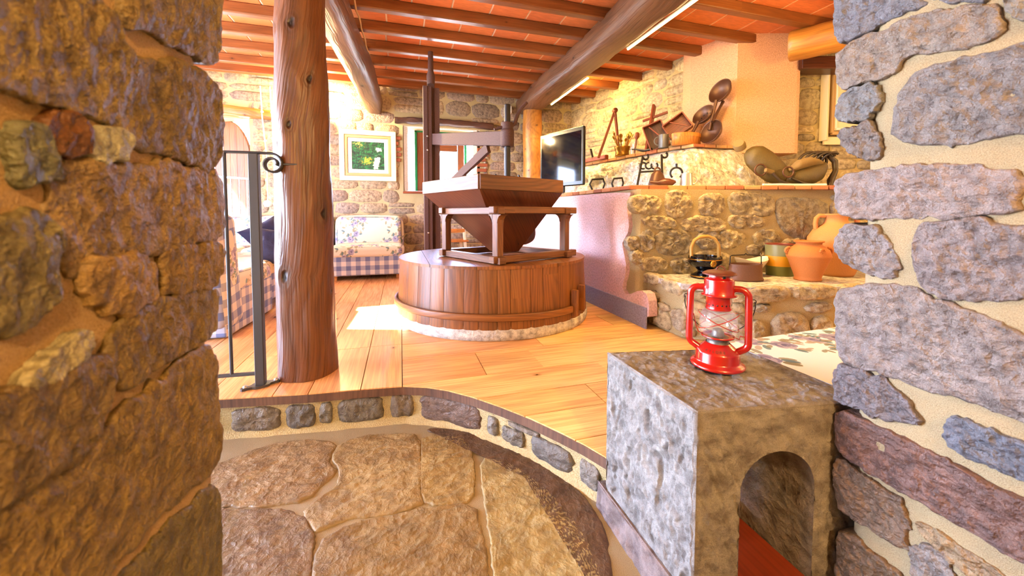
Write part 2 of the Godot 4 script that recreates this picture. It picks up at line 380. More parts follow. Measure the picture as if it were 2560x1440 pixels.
# warm globe lamp in the corner behind the right pier, out of sight
func corner_lamp():
	var l := thing("wall_lamp", "warm globe lamp in the corner behind the right doorway pier", "lamp", Vector3(4.4, 2.0, -0.72))
	var gl := MB.new()
	var c := Vector3(4.4, 2.0, -0.86)
	gl.lathe([Vector2(0.001, -0.1), Vector2(0.06, -0.085), Vector2(0.1, 0), Vector2(0.06, 0.085), Vector2(0.001, 0.1)], c, 20)
	var gm := mat(Color(1, 0.92, 0.75), 0.5)
	gm.emission_enabled = true; gm.emission = Color(1.0, 0.80, 0.48); gm.emission_energy_multiplier = 4.0
	part("glass_globe", gl, gm, l)
	var pl := MB.new()
	pl.box(Vector3(4.4, 2.0, -0.7), Vector3(0.12, 0.16, 0.1))
	part("back_plate", pl, M.gilt, l)
	var om := OmniLight3D.new()
	om.name = "corner_lamp_light"
	om.light_color = Color(1.0, 0.82, 0.50); om.light_energy = 3.0; om.light_size = 0.08; om.omni_range = 12; om.omni_attenuation = 2
	om.shadow_enabled = true
	add_child(om)
	om.position = c

const EDGE := [-3.3, -2.42, -2.2, -2.27, -1.4, -2.15, -0.857, -2.075, -0.439, -2.01, -0.2, -1.99, 0.008, -1.965, 0.12, -1.92, 0.216, -1.855, 0.32, -1.755, 0.424, -1.63, 0.52, -1.5, 0.602, -1.366, 0.655, -1.27, 0.695, -1.18, 0.72, -1.1, 0.73, -0.98]

func edge_poly(inset: float) -> PackedVector2Array:      # x, -z along the platform's curved edge
	var p := PackedVector2Array()
	for i in range(0, EDGE.size(), 2): p.append(Vector2(EDGE[i] + inset * 0.6, -EDGE[i + 1] + inset))
	return p

func build_floor():
	var area := edge_poly(0.0)
	area.append_array(PackedVector2Array([Vector2(1.12, 0.98), Vector2(1.12, 0.66), Vector2(5.4, 0.66), Vector2(5.4, 6.3), Vector2(-3.3, 6.3)]))
	var under := MB.new()
	var ua := edge_poly(0.035)
	ua.append_array(PackedVector2Array([Vector2(1.12, 1.0), Vector2(1.12, 0.66), Vector2(5.4, 0.66), Vector2(5.4, 6.3), Vector2(-3.3, 6.3)]))
	under.box(Vector3(-4.1, -0.15, -4.3), Vector3(1.7, 0.25, 4.2), Basis.IDENTITY, 0.0)
	under.prism(ua, Vector3.ZERO, Vector3.RIGHT, Vector3.FORWARD, -0.3, -0.045)
	var fl := setting("floor", under, M.mortar, "raised orange pine plank floor with a curved edge")
	var rg := RandomNumberGenerator.new()
	rg.seed = 31
	var rects := []
	# left of x = 0 the planks run away from the camera, right of it across
	var xs := [-3.3, -3.0, -2.68, -2.4, -2.1, -1.78, -1.5, -1.18, -0.9, -0.6, -0.44, -0.2, 0.0]
	for i in xs.size() - 1:
		var z := 1.5
		var cuts = [[1.5, 2.55, 3.98, 6.3], [1.5, 3.3, 4.9, 6.3], [1.5, 2.62, 4.0, 6.3]][i % 3]
		if i >= 9: cuts = [1.5, 2.62, 4.02, 6.3]
		for k in cuts.size() - 1: rects.append([Rect2(xs[i], cuts[k], xs[i + 1] - xs[i], cuts[k + 1] - cuts[k]), true])
	var zs := [0.66, 0.9, 1.12, 1.3, 1.52, 1.73, 1.98, 2.32, 2.6, 2.9, 3.2, 3.5, 3.9, 4.3, 4.7, 5.1, 5.5, 5.9, 6.3]
	for i in zs.size() - 1:
		var cuts = [[0.0, 5.4], [0.0, 0.9, 2.6, 5.4], [0.0, 1.6, 5.4]][i % 3]
		if i == 6: cuts = [0.0, 0.44, 5.4]
		for k in cuts.size() - 1: rects.append([Rect2(cuts[k], zs[i], cuts[k + 1] - cuts[k], zs[i + 1] - zs[i]), false])
	for r in rects:
		var q: Rect2 = r[0].grow(-0.0022)
		var quad := PackedVector2Array([q.position, Vector2(q.end.x, q.position.y), q.end, Vector2(q.position.x, q.end.y)])
		for piece in Geometry2D.intersect_polygons(quad, area):
			var m := MB.new()
			var red: bool = q.position.x < -0.001 or (q.position.y > 1.9 and q.position.x < 0.43)
			var g := rg.randf_range(0.9, 1.08)
			m.col = Color(g, g * (0.80 if red else 1.0), g * (0.78 if red else 0.92))
			m.prism(piece, Vector3.ZERO, Vector3.RIGHT, Vector3.FORWARD, -0.042, rg.randf_range(-0.0012, 0.0))
			var off := Vector2(rg.randf(), rg.randf())
			for v in m.V.size():
				m.T[v] = (Vector2(m.V[v].x, -m.V[v].z * 0.25) if r[1] else Vector2(-m.V[v].z, m.V[v].x * 0.25)) + off
			part("plank", m, M.floor, fl)
	var band := MB.new()
	var outer := edge_poly(-0.003)
	var br := [PackedVector3Array(), PackedVector3Array()]
	for i in outer.size() - 1:
		for k in 6:
			var q := outer[i].lerp(outer[i + 1], k / 6.0)
			br[0].append(Vector3(q.x, -0.044, -q.y)); br[1].append(Vector3(q.x, -0.004, -q.y))
	band.grid(br, false, 1.0, 0.25)
	part("plank_edge", band, M.edge, fl, "dark brown sawn edge of the planks")
	# riser below the curved edge, with its stones
	var ep := edge_poly(0.02)
	var path := []
	for i in ep.size():
		path.append(Vector3(ep[i].x, 0, -ep[i].y))
	var riser := setting("wall_riser", null, null, "low curved riser of grey stones under the plank floor")
	var rm := MB.new()
	var rows := []
	var fine := []
	for i in path.size() - 1:
		for k in 8: fine.append(path[i].lerp(path[i + 1], k / 8.0))
	for i in 14:
		var row := PackedVector3Array()
		for p in fine:
			var y := -0.2 + 0.157 * i / 13.0
			var out := maxf(0.0, 1 - (y + 0.2) / 0.035) * 0.03
			row.append(p + Vector3(0, y, 0) + Vector3(-0.35, 0, 0.9) * (out + nse(p + Vector3(0, y, 0), 9.0) * 0.008))
		rows.append(row)
	rm.grid(rows)
	part("mortar", rm, M.mortar, riser)
	var lens := [0.0]
	for i in range(1, path.size()): lens.append(lens[-1] + path[i].distance_to(path[i - 1]))
	var at := func(s: float) -> Array:
		for i in range(1, path.size()):
			if s <= lens[i] or i == path.size() - 1:
				var d: Vector3 = (path[i] - path[i - 1]).normalized()
				return [path[i - 1] + d * (s - lens[i - 1]), d]
		return []
	var x_to_s := func(x: float) -> float:
		for i in range(1, path.size()):
			if path[i].x >= x: return lens[i - 1] + (x - path[i - 1].x) / (path[i].x - path[i - 1].x) * (lens[i] - lens[i - 1])
		return lens[-1]
	var sx := [[-1.35, -1.05, -0.178, -0.058], [-1.0, -0.86, -0.176, -0.056], [-0.79, -0.57, -0.178, -0.06], [-0.55, -0.41, -0.178, -0.058], [-0.395, -0.335, -0.165, -0.06], [-0.31, -0.095, -0.176, -0.052], [-0.06, 0.055, -0.168, -0.048], [0.085, 0.36, -0.178, -0.05], [0.385, 0.425, -0.16, -0.075], [0.44, 0.515, -0.165, -0.09], [0.46, 0.56, -0.085, -0.06], [0.535, 0.645, -0.17, -0.075], [0.66, 0.7, -0.165, -0.07]]
	var greys := [lin(0.60, 0.58, 0.55), lin(0.55, 0.52, 0.48), lin(0.58, 0.53, 0.47), lin(0.50, 0.47, 0.44)]
	for i in sx.size():
		var a: float = x_to_s.call(sx[i][0])
		var b: float = x_to_s.call(sx[i][1])
		var n := 30
		var P := []
		var c := Vector2((a + b) / 2, (sx[i][2] + sx[i][3]) / 2)
		var hx := (b - a) / 2
		var hy: float = (sx[i][3] - sx[i][2]) / 2
		var m := MB.new()
		m.col = greys[i % 4] if i != 7 else lin(0.52, 0.42, 0.36)
		for r in 9:
			var t := 1.0 if r == 0 else 1.0 - pow((r - 1) / 7.0, 1.3)
			var row := PackedVector3Array()
			for j in n + 1:
				var an := TAU * j / n
				var d := Vector2(cos(an), sin(an))
				var q := pow(pow(absf(d.x), 5.0) + pow(absf(d.y), 5.0), -0.2)
				q *= 1 + 0.1 * nse(Vector3(d.x * 2 + i * 5, d.y * 2, 0), 1.0)
				var s := c + Vector2(d.x * hx, d.y * hy) * q * t
				var w: Array = at.call(s.x)
				var nn: Vector3 = w[1].cross(Vector3.UP)
				var p: Vector3 = w[0] + Vector3(0, s.y, 0)
				var z := -0.03 if r == 0 else 0.016 * sqrt(1 - pow(t, 4)) + 0.012 * nse(p, 20.0)
				row.append(p + nn * z)
			P.append(row)
		m.grid(P, true)
		part("stone", m, M.stone_near, riser)
	# lower floor of flagstones
	var bed := MB.new()
	var bp := []
	for i in 61:
		var row := PackedVector3Array()
		for j in 81:
			var p := Vector3(-1.6 + 2.9 * j / 80.0, -0.1955, 0.4 - 2.75 * i / 60.0)
			row.append(p + Vector3(0, nse(p, 8.0) * 0.003, 0))
		bp.append(row)
	bed.grid(bp)
	var low := setting("floor", bed, M.mortar_near, "lower floor of large worn sandstone flags in pale mortar")
	var sub := MB.new()
	sub.box(Vector3(0, -0.27, -0.2), Vector3(7, 0.1, 5.4), Basis.IDENTITY, 0.0)
	part("subfloor", sub, M.mortar, low)
	var ft := [lin(0.61, 0.53, 0.39), lin(0.54, 0.47, 0.36), lin(0.63, 0.55, 0.39), lin(0.63, 0.55, 0.37), lin(0.57, 0.49, 0.34), lin(0.67, 0.61, 0.43), lin(0.41, 0.32, 0.25)]
	for i in FLAGSTONES.size():
		part("flagstone", stone(resample(grown(poly2(FLAGSTONES[i]), 0.008), 160), Vector3(0, -0.2, 0), Vector3.RIGHT, Vector3.FORWARD, 0.011, 0.03, 0.006, 64, ft[i], 4.0, 60.0, Vector3(1, 1, 2.2)), M.flag, low)

func build_passage():
	# two thick stone piers of the doorway the camera stands in
	for s in [0, 1]:
		var m := MB.new()
		var x0 := -0.276 if s == 0 else 1.06
		var o := -1.0 if s == 0 else 1.0
		var zc := -0.688 if s == 0 else -0.645
		var prof := [[x0 + o * 0.7, zc], [x0 + o * 0.06, zc], [x0 + o * 0.025, zc + 0.006], [x0 + o * 0.006, zc + 0.025]]
		for k in range(1, 56): prof.append([x0, zc + 0.03 + k * 0.02])
		prof.append([x0, 1.7])
		var rows := []
		for i in 131:
			var y := -0.3 + (3.3 * i / 130.0)
			var row := PackedVector3Array()
			for q in prof:
				var p := Vector3(q[0] + (0.001 if s == 0 else 0.0), y, q[1])
				row.append(p + Vector3(o, 0, -0.4) * (nse(p, 7.0) * 0.005 + nse(p, 30.0) * 0.002))
			rows.append(row)
		m.grid(rows, false, 1.0, 1.0, s == 0)
		var w := setting("wall_passage_left" if s == 0 else "wall_passage_right", m, M.mortar_near if s == 1 else M.mortar_gold, "near left doorway pier of big rough ochre stones" if s == 0 else "near right doorway pier of grey stones in wide sandy joints")
		var body := MB.new()
		body.box(Vector3(x0 + o * 1.37, 1.3, -0.32), Vector3(2.7, 3.4, 0.6), Basis.IDENTITY, 0.0)
		body.box(Vector3(x0 + o * 0.5, 1.3, 0.85), Vector3(0.96, 3.4, 1.9), Basis.IDENTITY, 0.0)
		if s == 0: body.box(Vector3(-3.2, 1.3, -0.3), Vector3(1.2, 3.4, 0.62), Basis.IDENTITY, 0.0)
		else: body.box(Vector3(4.6, 1.3, -0.3), Vector3(2.0, 3.4, 0.62), Basis.IDENTITY, 0.0)
		part("core", body, M.white_wall, w)
		var list := LEFT_STONES if s == 0 else RIGHT_STONES
		var ex := Vector3(0, 0, -1) if s == 0 else Vector3(0, 0, 1)
		for i in list.size():
			var t: Color
			if s == 0:
				t = [lin(0.60, 0.53, 0.33), lin(0.57, 0.50, 0.33), lin(0.54, 0.47, 0.29), lin(0.46, 0.30, 0.15), lin(0.49, 0.51, 0.41), lin(0.74, 0.75, 0.65), lin(0.62, 0.53, 0.35), lin(0.67, 0.56, 0.35), lin(0.52, 0.49, 0.34), lin(0.55, 0.47, 0.26), lin(0.60, 0.50, 0.29), lin(0.74, 0.72, 0.57), lin(0.53, 0.45, 0.28), lin(0.60, 0.51, 0.28), lin(0.53, 0.48, 0.28)][i % 15]
				part("stone", stone(resample(grown(poly2(list[i]), 0.007), 120), Vector3(x0 + 0.003, 0, 0), ex, Vector3.UP, 0.0065, 0.22, 0.0085, 48, t, 9.0, 24.0, Vector3(1, 0.8, 1.4)), M.stone_near, w)
			else:
				t = [lin(0.47, 0.48, 0.53), lin(0.58, 0.54, 0.51), lin(0.54, 0.52, 0.52), lin(0.51, 0.52, 0.54), lin(0.50, 0.47, 0.46), lin(0.62, 0.57, 0.56), lin(0.57, 0.54, 0.54), lin(0.57, 0.53, 0.53), lin(0.59, 0.55, 0.54), lin(0.47, 0.44, 0.46), lin(0.44, 0.46, 0.52), lin(0.50, 0.38, 0.35), lin(0.53, 0.44, 0.36), lin(0.51, 0.41, 0.30), lin(0.57, 0.54, 0.53), lin(0.65, 0.56, 0.43), lin(0.57, 0.56, 0.54)][i % 17]
				part("stone", stone(resample(grown(poly2(list[i]), 0.006), 120), Vector3(x0 - 0.001, 0, 0), ex, Vector3.UP, 0.006, 0.22, 0.010, 48, t, 11.0, 36.0), M.stone_near, w)
	var rear := MB.new()
	rear.box(Vector3(0.4, 1.3, 1.85), Vector3(3.4, 3.4, 0.3), Basis.IDENTITY, 0.0)
	setting("wall_rear", rear, M.white_wall)
	var top := MB.new()
	top.box(Vector3(0.4, 2.75, 0.6), Vector3(3.4, 0.2, 2.6), Basis.IDENTITY, 0.0)
	setting("ceiling", top, M.white_wall)
	# lamp on the passage wall behind the camera
	var l := thing("wall_lamp", "round warm glass wall lamp on the wall behind the viewer", "lamp", Vector3(0.45, 2.0, 1.66))
	var gl := MB.new()
	gl.lathe([Vector2(0.001, -0.1), Vector2(0.06, -0.085), Vector2(0.1, 0), Vector2(0.06, 0.085), Vector2(0.001, 0.1)], Vector3(0.45, 2.0, 1.55), 20)
	var gm := mat(Color(1, 0.9, 0.7), 0.5)
	gm.emission_enabled = true; gm.emission = Color(1.0, 0.72, 0.38); gm.emission_energy_multiplier = 3.0
	part("glass_globe", gl, gm, l)
	var pl := MB.new()
	pl.box(Vector3(0.45, 2.0, 1.68), Vector3(0.12, 0.16, 0.04))
	part("back_plate", pl, M.gilt, l)
	var om := OmniLight3D.new()
	om.name = "wall_lamp_light"
	om.light_color = Color(1.0, 0.80, 0.52); om.light_energy = 7.5; om.light_size = 0.08; om.omni_range = 12; om.omni_attenuation = 2
	om.shadow_enabled = true
	add_child(om)
	om.position = Vector3(0.45, 2.0, 1.55)

func frame_basis(phi: float) -> Array:
	return [Vector3(cos(phi), 0, -sin(phi)), Vector3(-sin(phi), 0, -cos(phi))]

func bar(m: MB, a: Vector3, b: Vector3, w: float, h: float, bev := 0.005):
	var d := b - a
	var x := d.normalized()
	var up := Vector3.UP if absf(x.y) < 0.95 else Vector3.FORWARD
	var z := x.cross(up).normalized()
	var y := z.cross(x)
	m.box((a + b) / 2, Vector3(d.length(), h, w), Basis(x, y, z), bev)

func build_mill():
	var rg := RandomNumberGenerator.new()
	rg.seed = 17
	# round wooden casing of the millstones
	var c := Vector3(0.79, 0, -3.29)
	var t := thing("millstone_casing", "big round wooden millstone casing of upright staves with a bent wooden hoop", "millstone casing", c)
	var n := 40
	var acc := 0.0
	var angs := []
	for i in n:
		angs.append(acc)
		acc += rg.randf_range(0.7, 1.3)
	for i in n:
		var a0: float = angs[i] / acc * TAU
		var a1: float = (angs[i + 1] if i < n - 1 else acc) / acc * TAU
		var m := MB.new()
		m.uvo = Vector2(rg.randf(), rg.randf())
		var g := rg.randf_range(0.78, 1.1)
		m.col = Color(g, g * rg.randf_range(0.94, 1.04), g)
		var P := []
		var prof := [Vector2(0.772, 0.08), Vector2(0.795, 0.062), Vector2(0.822, 0.065), Vector2(0.808, 0.28), Vector2(0.797, 0.488), Vector2(0.792, 0.494), Vector2(0.775, 0.494)]
		for q in prof:
			var row := PackedVector3Array()
			for k in 6:
				var a := lerpf(a0 + 0.0016, a1 - 0.0016, k / 5.0)
				var rr: float = q.x - (0.003 if k == 0 or k == 5 else 0.0)
				row.append(c + Vector3(rr * cos(a), q.y, -rr * sin(a)))
			P.append(row)
		m.grid(P, false, 1.0, 0.25)
		part("stave", m, M.tun, t)
	var base := MB.new()
	base.lathe([Vector2(0.80, 0.0), Vector2(0.822, 0.002), Vector2(0.83, 0.03), Vector2(0.826, 0.07), Vector2(0.815, 0.085), Vector2(0.77, 0.085)], c, 72)
	base.col = lin(0.36, 0.28, 0.20)
	part("base_ring", base, M.stone, t, "worn rough base ring")
	var inner := MB.new()
	inner.lathe([Vector2(0.768, 0.02), Vector2(0.768, 0.48)], c, 48)
	part("lining", inner, M.hopper_dark, t)
	# lid of boards
	var disc := PackedVector2Array()
	for i in 90: disc.append(Vector2(c.x + 0.803 * cos(TAU * i / 90), -c.z + 0.803 * sin(TAU * i / 90)))
	for i in 6:
		var q := PackedVector2Array([Vector2(-0.1 + i * 0.3, 2.3), Vector2(0.196 + i * 0.3, 2.3), Vector2(0.196 + i * 0.3, 4.3), Vector2(-0.1 + i * 0.3, 4.3)])
		for piece in Geometry2D.intersect_polygons(disc, q):
			var m := MB.new()
			m.prism(piece, Vector3.ZERO, Vector3.RIGHT, Vector3.FORWARD, 0.49, 0.512)
			for v in m.V.size(): m.T[v] = Vector2(m.V[v].x, m.V[v].z * 0.25 + i * 0.3)
			part("lid_board", m, M.tun, t)
	# bent hoop, open on the right where two pegs clamp it
	var hoop := MB.new()
	var path := []
	for i in 100:
		var a := lerpf(-1.02, -TAU + 0.05, i / 99.0)
		path.append(c + Vector3(0.833 * cos(a), 0.163 + 0.006 * sin(a * 2), -0.833 * sin(a)))
	var rows := []
	for i in path.size():
		var out: Vector3 = (path[i] - c) * Vector3(1, 0, 1)
		out = out.normalized()
		var row := PackedVector3Array()
		for k in [Vector2(-0.012, -0.024), Vector2(0.010, -0.024), Vector2(0.014, -0.018), Vector2(0.014, 0.018), Vector2(0.010, 0.024), Vector2(-0.012, 0.024), Vector2(-0.012, -0.024)]:
			row.append(path[i] + out * k.x + Vector3(0, k.y, 0))
		rows.append(row)
	hoop.grid(rows, false, 1.0, 0.25)
	part("hoop", hoop, M.tun, t, "bent wooden hoop")
	for a in [-0.98, -0.84]:
		var pg := MB.new()
		var o := c + Vector3(0.84 * cos(a), 0, -0.84 * sin(a))
		pg.box(o + Vector3(0, 0.2 + 0.02 * (a + 0.98) / 0.14, 0), Vector3(0.05, 0.2, 0.035), Basis(Vector3.UP, a), 0.004)
		part("clamp_peg", pg, M.tun, t)
	# wooden stand on the lid
	var N := Vector3(0.63, 0, -2.52)
	var E := frame_basis(deg_to_rad(24))
	var e1: Vector3 = E[0]
	var e2: Vector3 = E[1]
	var s := thing("hopper_stand", "open square wooden stand of beams carrying the hopper on the round casing", "stand", Vector3(0.85, 0.512, -3.05))
	var low := 0.512
	var hi := 0.868
	var corner := [N + e1 * 0.06 + e2 * 0.06, N + e1 * 0.76 + e2 * 0.06, N + e1 * 0.06 + e2 * 0.76, N + e1 * 0.76 + e2 * 0.76]
	for y in [low + 0.03, hi + 0.026]:
		for k in [[0, 1, e1], [2, 3, e1], [0, 2, e2], [1, 3, e2]]:
			var m := MB.new()
			m.uvo = Vector2(rg.randf(), rg.randf())
			var ov0 := 0.06
			var ov1 := 0.12 if k[2] == e1 else 0.05
			if y > 0.7 and k[2] == e2: ov0 = 0.045
			var lift := Vector3(0, y + (0.006 if k[2] == e1 else 0.0), 0)
			bar(m, corner[k[0]] - k[2] * ov0 + lift, corner[k[1]] + k[2] * ov1 + lift, 0.062, 0.052, 0.006)
			part("beam", m, M.hopper, s)
	for p in corner:
		var m := MB.new()
		m.uvo = Vector2(rg.randf(), rg.randf())
		m.box(p + Vector3(0, (low + hi) / 2 + 0.03, 0), Vector3(0.058, hi - low - 0.05, 0.066), Basis(e1, Vector3.UP, -e2), 0.008)
		for sg in [-1, 1]:        # flared braces at the top of the leg
			m.prism(PackedVector2Array([Vector2(0.028, 0), Vector2(0.075, 0), Vector2(0.05, -0.012), Vector2(0.034, -0.035), Vector2(0.028, -0.06)]), p + Vector3(0, hi, 0), e2 * sg, Vector3.UP, -0.03, 0.03)
		part("leg", m, M.hopper, s)
	# hopper: upright rim boards over a funnel of sloping boards
	var H := thing("grain_hopper", "square wooden grain hopper tapering like a funnel below its board rim", "hopper", Vector3(0.85, 0.57, -3.05))
	var F := frame_basis(deg_to_rad(22))
	var f1: Vector3 = F[0]
	var f2: Vector3 = F[1]
	var R0 := Vector3(0.53, 0, -2.6)
	var w1 := 0.82
	var w2 := 0.88
	var rim := [R0, R0 + f1 * w1, R0 + f1 * w1 + f2 * w2, R0 + f2 * w2]
	var mid: Vector3 = (rim[0] + rim[2]) / 2
	var bot := []
	for q in [Vector2(-1, -1), Vector2(1, -1), Vector2(1, 1), Vector2(-1, 1)]: bot.append(Vector3(0.84, 0, -3.08) + f1 * q.x * 0.085 + f2 * q.y * 0.085)
	for i in 4:
		var a: Vector3 = rim[i]
		var b: Vector3 = rim[(i + 1) % 4]
		var m := MB.new()
		m.uvo = Vector2(rg.randf(), rg.randf())
		bar(m, a + Vector3(0, 1.096, 0), b + Vector3(0, 1.096, 0), 0.024, 0.105, 0.004)
		part("rim_board", m, M.hopper, H)
		var p := MB.new()
		p.uvo = Vector2(rg.randf(), rg.randf())
		var top0 := a + Vector3(0, 1.044, 0)
		var top1 := b + Vector3(0, 1.044, 0)
		var b0: Vector3 = bot[i] + Vector3(0, 0.56, 0)
		var b1: Vector3 = bot[(i + 1) % 4] + Vector3(0, 0.56, 0)
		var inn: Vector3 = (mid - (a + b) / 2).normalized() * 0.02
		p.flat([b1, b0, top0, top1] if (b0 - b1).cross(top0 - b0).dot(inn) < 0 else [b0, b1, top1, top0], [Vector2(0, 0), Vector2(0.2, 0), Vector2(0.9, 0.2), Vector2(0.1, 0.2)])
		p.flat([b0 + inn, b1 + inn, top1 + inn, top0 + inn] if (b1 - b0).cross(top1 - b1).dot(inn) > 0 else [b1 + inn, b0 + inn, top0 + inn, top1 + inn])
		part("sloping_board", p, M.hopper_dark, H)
	var brk := MB.new()
	brk.prism(resample(smooth_outline(PackedVector2Array([Vector2(0, 0), Vector2(0.13, 0.03), Vector2(0.16, 0.09), Vector2(0.15, 0.15), Vector2(0.19, 0.2), Vector2(0.17, 0.24), Vector2(-0.02, 0.2), Vector2(-0.04, 0.05)]), 2), 40), Vector3(0.98, 0.6, -3.1), f1, Vector3.UP, -0.03, 0.03)
	part("carved_bracket", brk, M.hopper_dark, H)
	# iron crane for lifting the stone
	var k := thing("millstone_crane", "brown iron crane with a tall double post, arm, brace and screw above the hopper", "crane", Vector3(0.4, 0, -4.66))
	var dir := Vector3(0.52, 0, 1.35).normalized()
	var sd := dir.cross(Vector3.UP)
	var P := Vector3(0.37, 0, -4.66)
	for sg in [-1, 1]:
		var m := MB.new()
		var o: Vector3 = P + sd * 0.076 * sg
		bar(m, o, o + Vector3(0, 2.36, 0), 0.05, 0.11, 0.004)
		bar(m, o - sd * sg * 0.025 + dir * 0.05 , o - sd * sg * 0.025 + dir * 0.05 + Vector3(0, 2.36, 0), 0.06, 0.012, 0.002)
		var post := part("post_channel", m, M.iron, k)
		for y in [0.65, 1.15, 1.62, 1.78]:
			var b := MB.new()
			b.lathe([Vector2(0.0, 0.0), Vector2(0.012, 0.0), Vector2(0.01, 0.006), Vector2(0.0, 0.009)], o + dir * 0.056 + Vector3(0, y, 0), 10, Basis(sd, dir, sd.cross(dir)))
			part("bolt", b, M.bright_metal, post)
	var web := MB.new()
	bar(web, P - Vector3(0, -0.0, 0), P + Vector3(0, 2.5, 0), 0.085, 0.03, 0.004)
	web.lathe([Vector2(0.045, 2.4), Vector2(0.05, 2.5), Vector2(0.032, 2.56), Vector2(0.03, 2.78)], P, 16)
	part("post_core", web, M.iron, k)
	var A := P + Vector3(0, 1.79, 0)
	var S := Vector3(0.925, 0, -3.29)
	var arm := MB.new()
	bar(arm, A + Vector3(0, -0.03, 0), Vector3(S.x, 1.545, S.z) - dir * 0.02, 0.045, 0.13, 0.006)
	part("arm", arm, M.iron, k)
	for u in [0.3, 0.62, 0.78, 0.86]:
		var b := MB.new()
		var q: Vector3 = (A + Vector3(0, -0.03, 0)).lerp(Vector3(S.x, 1.545, S.z), u)
		b.lathe([Vector2(0.0, 0.0), Vector2(0.016, 0.0), Vector2(0.012, 0.012), Vector2(0.0, 0.016)], q + sd * -0.024, 10, Basis(dir, -sd, dir.cross(-sd)))
		part("bolt", b, M.iron, k)
	var col := MB.new()
	col.lathe([Vector2(0.03, -0.075), Vector2(0.058, -0.075), Vector2(0.06, -0.05), Vector2(0.06, 0.05), Vector2(0.058, 0.075), Vector2(0.03, 0.075)], Vector3(S.x, 1.545, S.z), 20)
	part("collar", col, M.iron, k)
	var br := MB.new()
	bar(br, P + Vector3(0, 1.02, 0), Vector3(S.x, 1.50, S.z) - dir * 0.3, 0.04, 0.09, 0.004)
	part("brace", br, M.iron, k)
	var scr := MB.new()
	var prof := []
	for i in 121:
		var y := 1.12 + 0.72 * i / 120.0
		prof.append(Vector2(0.026 + 0.004 * (i % 2), y))
	prof.append(Vector2(0.0, 1.845))
	scr.lathe(prof, Vector3(S.x, 0, S.z), 16)
	part("screw", scr, M.dark_iron, k)
	var nut := MB.new()
	nut.lathe([Vector2(0.03, 1.62), Vector2(0.058, 1.62), Vector2(0.058, 1.68), Vector2(0.03, 1.68)], Vector3(S.x, 0, S.z), 6)
	nut.tube([Vector3(S.x + 0.03, 1.65, S.z), Vector3(S.x + 0.07, 1.68, S.z), Vector3(S.x + 0.09, 1.75, S.z), Vector3(S.x + 0.13, 1.82, S.z + 0.01), Vector3(S.x + 0.18, 1.87, S.z + 0.01)], [0.02, 0.019, 0.017, 0.016, 0.013], 10)
	nut.tube([Vector3(S.x - 0.03, 1.645, S.z), Vector3(S.x - 0.12, 1.615, S.z)], [0.016, 0.012], 10)
	part("screw_nut", nut, M.iron, k)
	for sg in [-1, 1]:
		var h := MB.new()
		h.tube([Vector3(S.x + sg * 0.06, 1.02, S.z), Vector3(S.x + sg * 0.12, 1.10, S.z), Vector3(S.x + sg * 0.125, 1.16, S.z), Vector3(S.x + sg * 0.105, 1.225, S.z)], [0.022, 0.024, 0.02, 0.006], 10)
		part("lifting_claw", h, M.dark_iron, k)
	var yoke := MB.new()
	bar(yoke, Vector3(S.x - 0.09, 1.05, S.z), Vector3(S.x + 0.09, 1.05, S.z), 0.04, 0.05)
	part("claw_yoke", yoke, M.dark_iron, k)

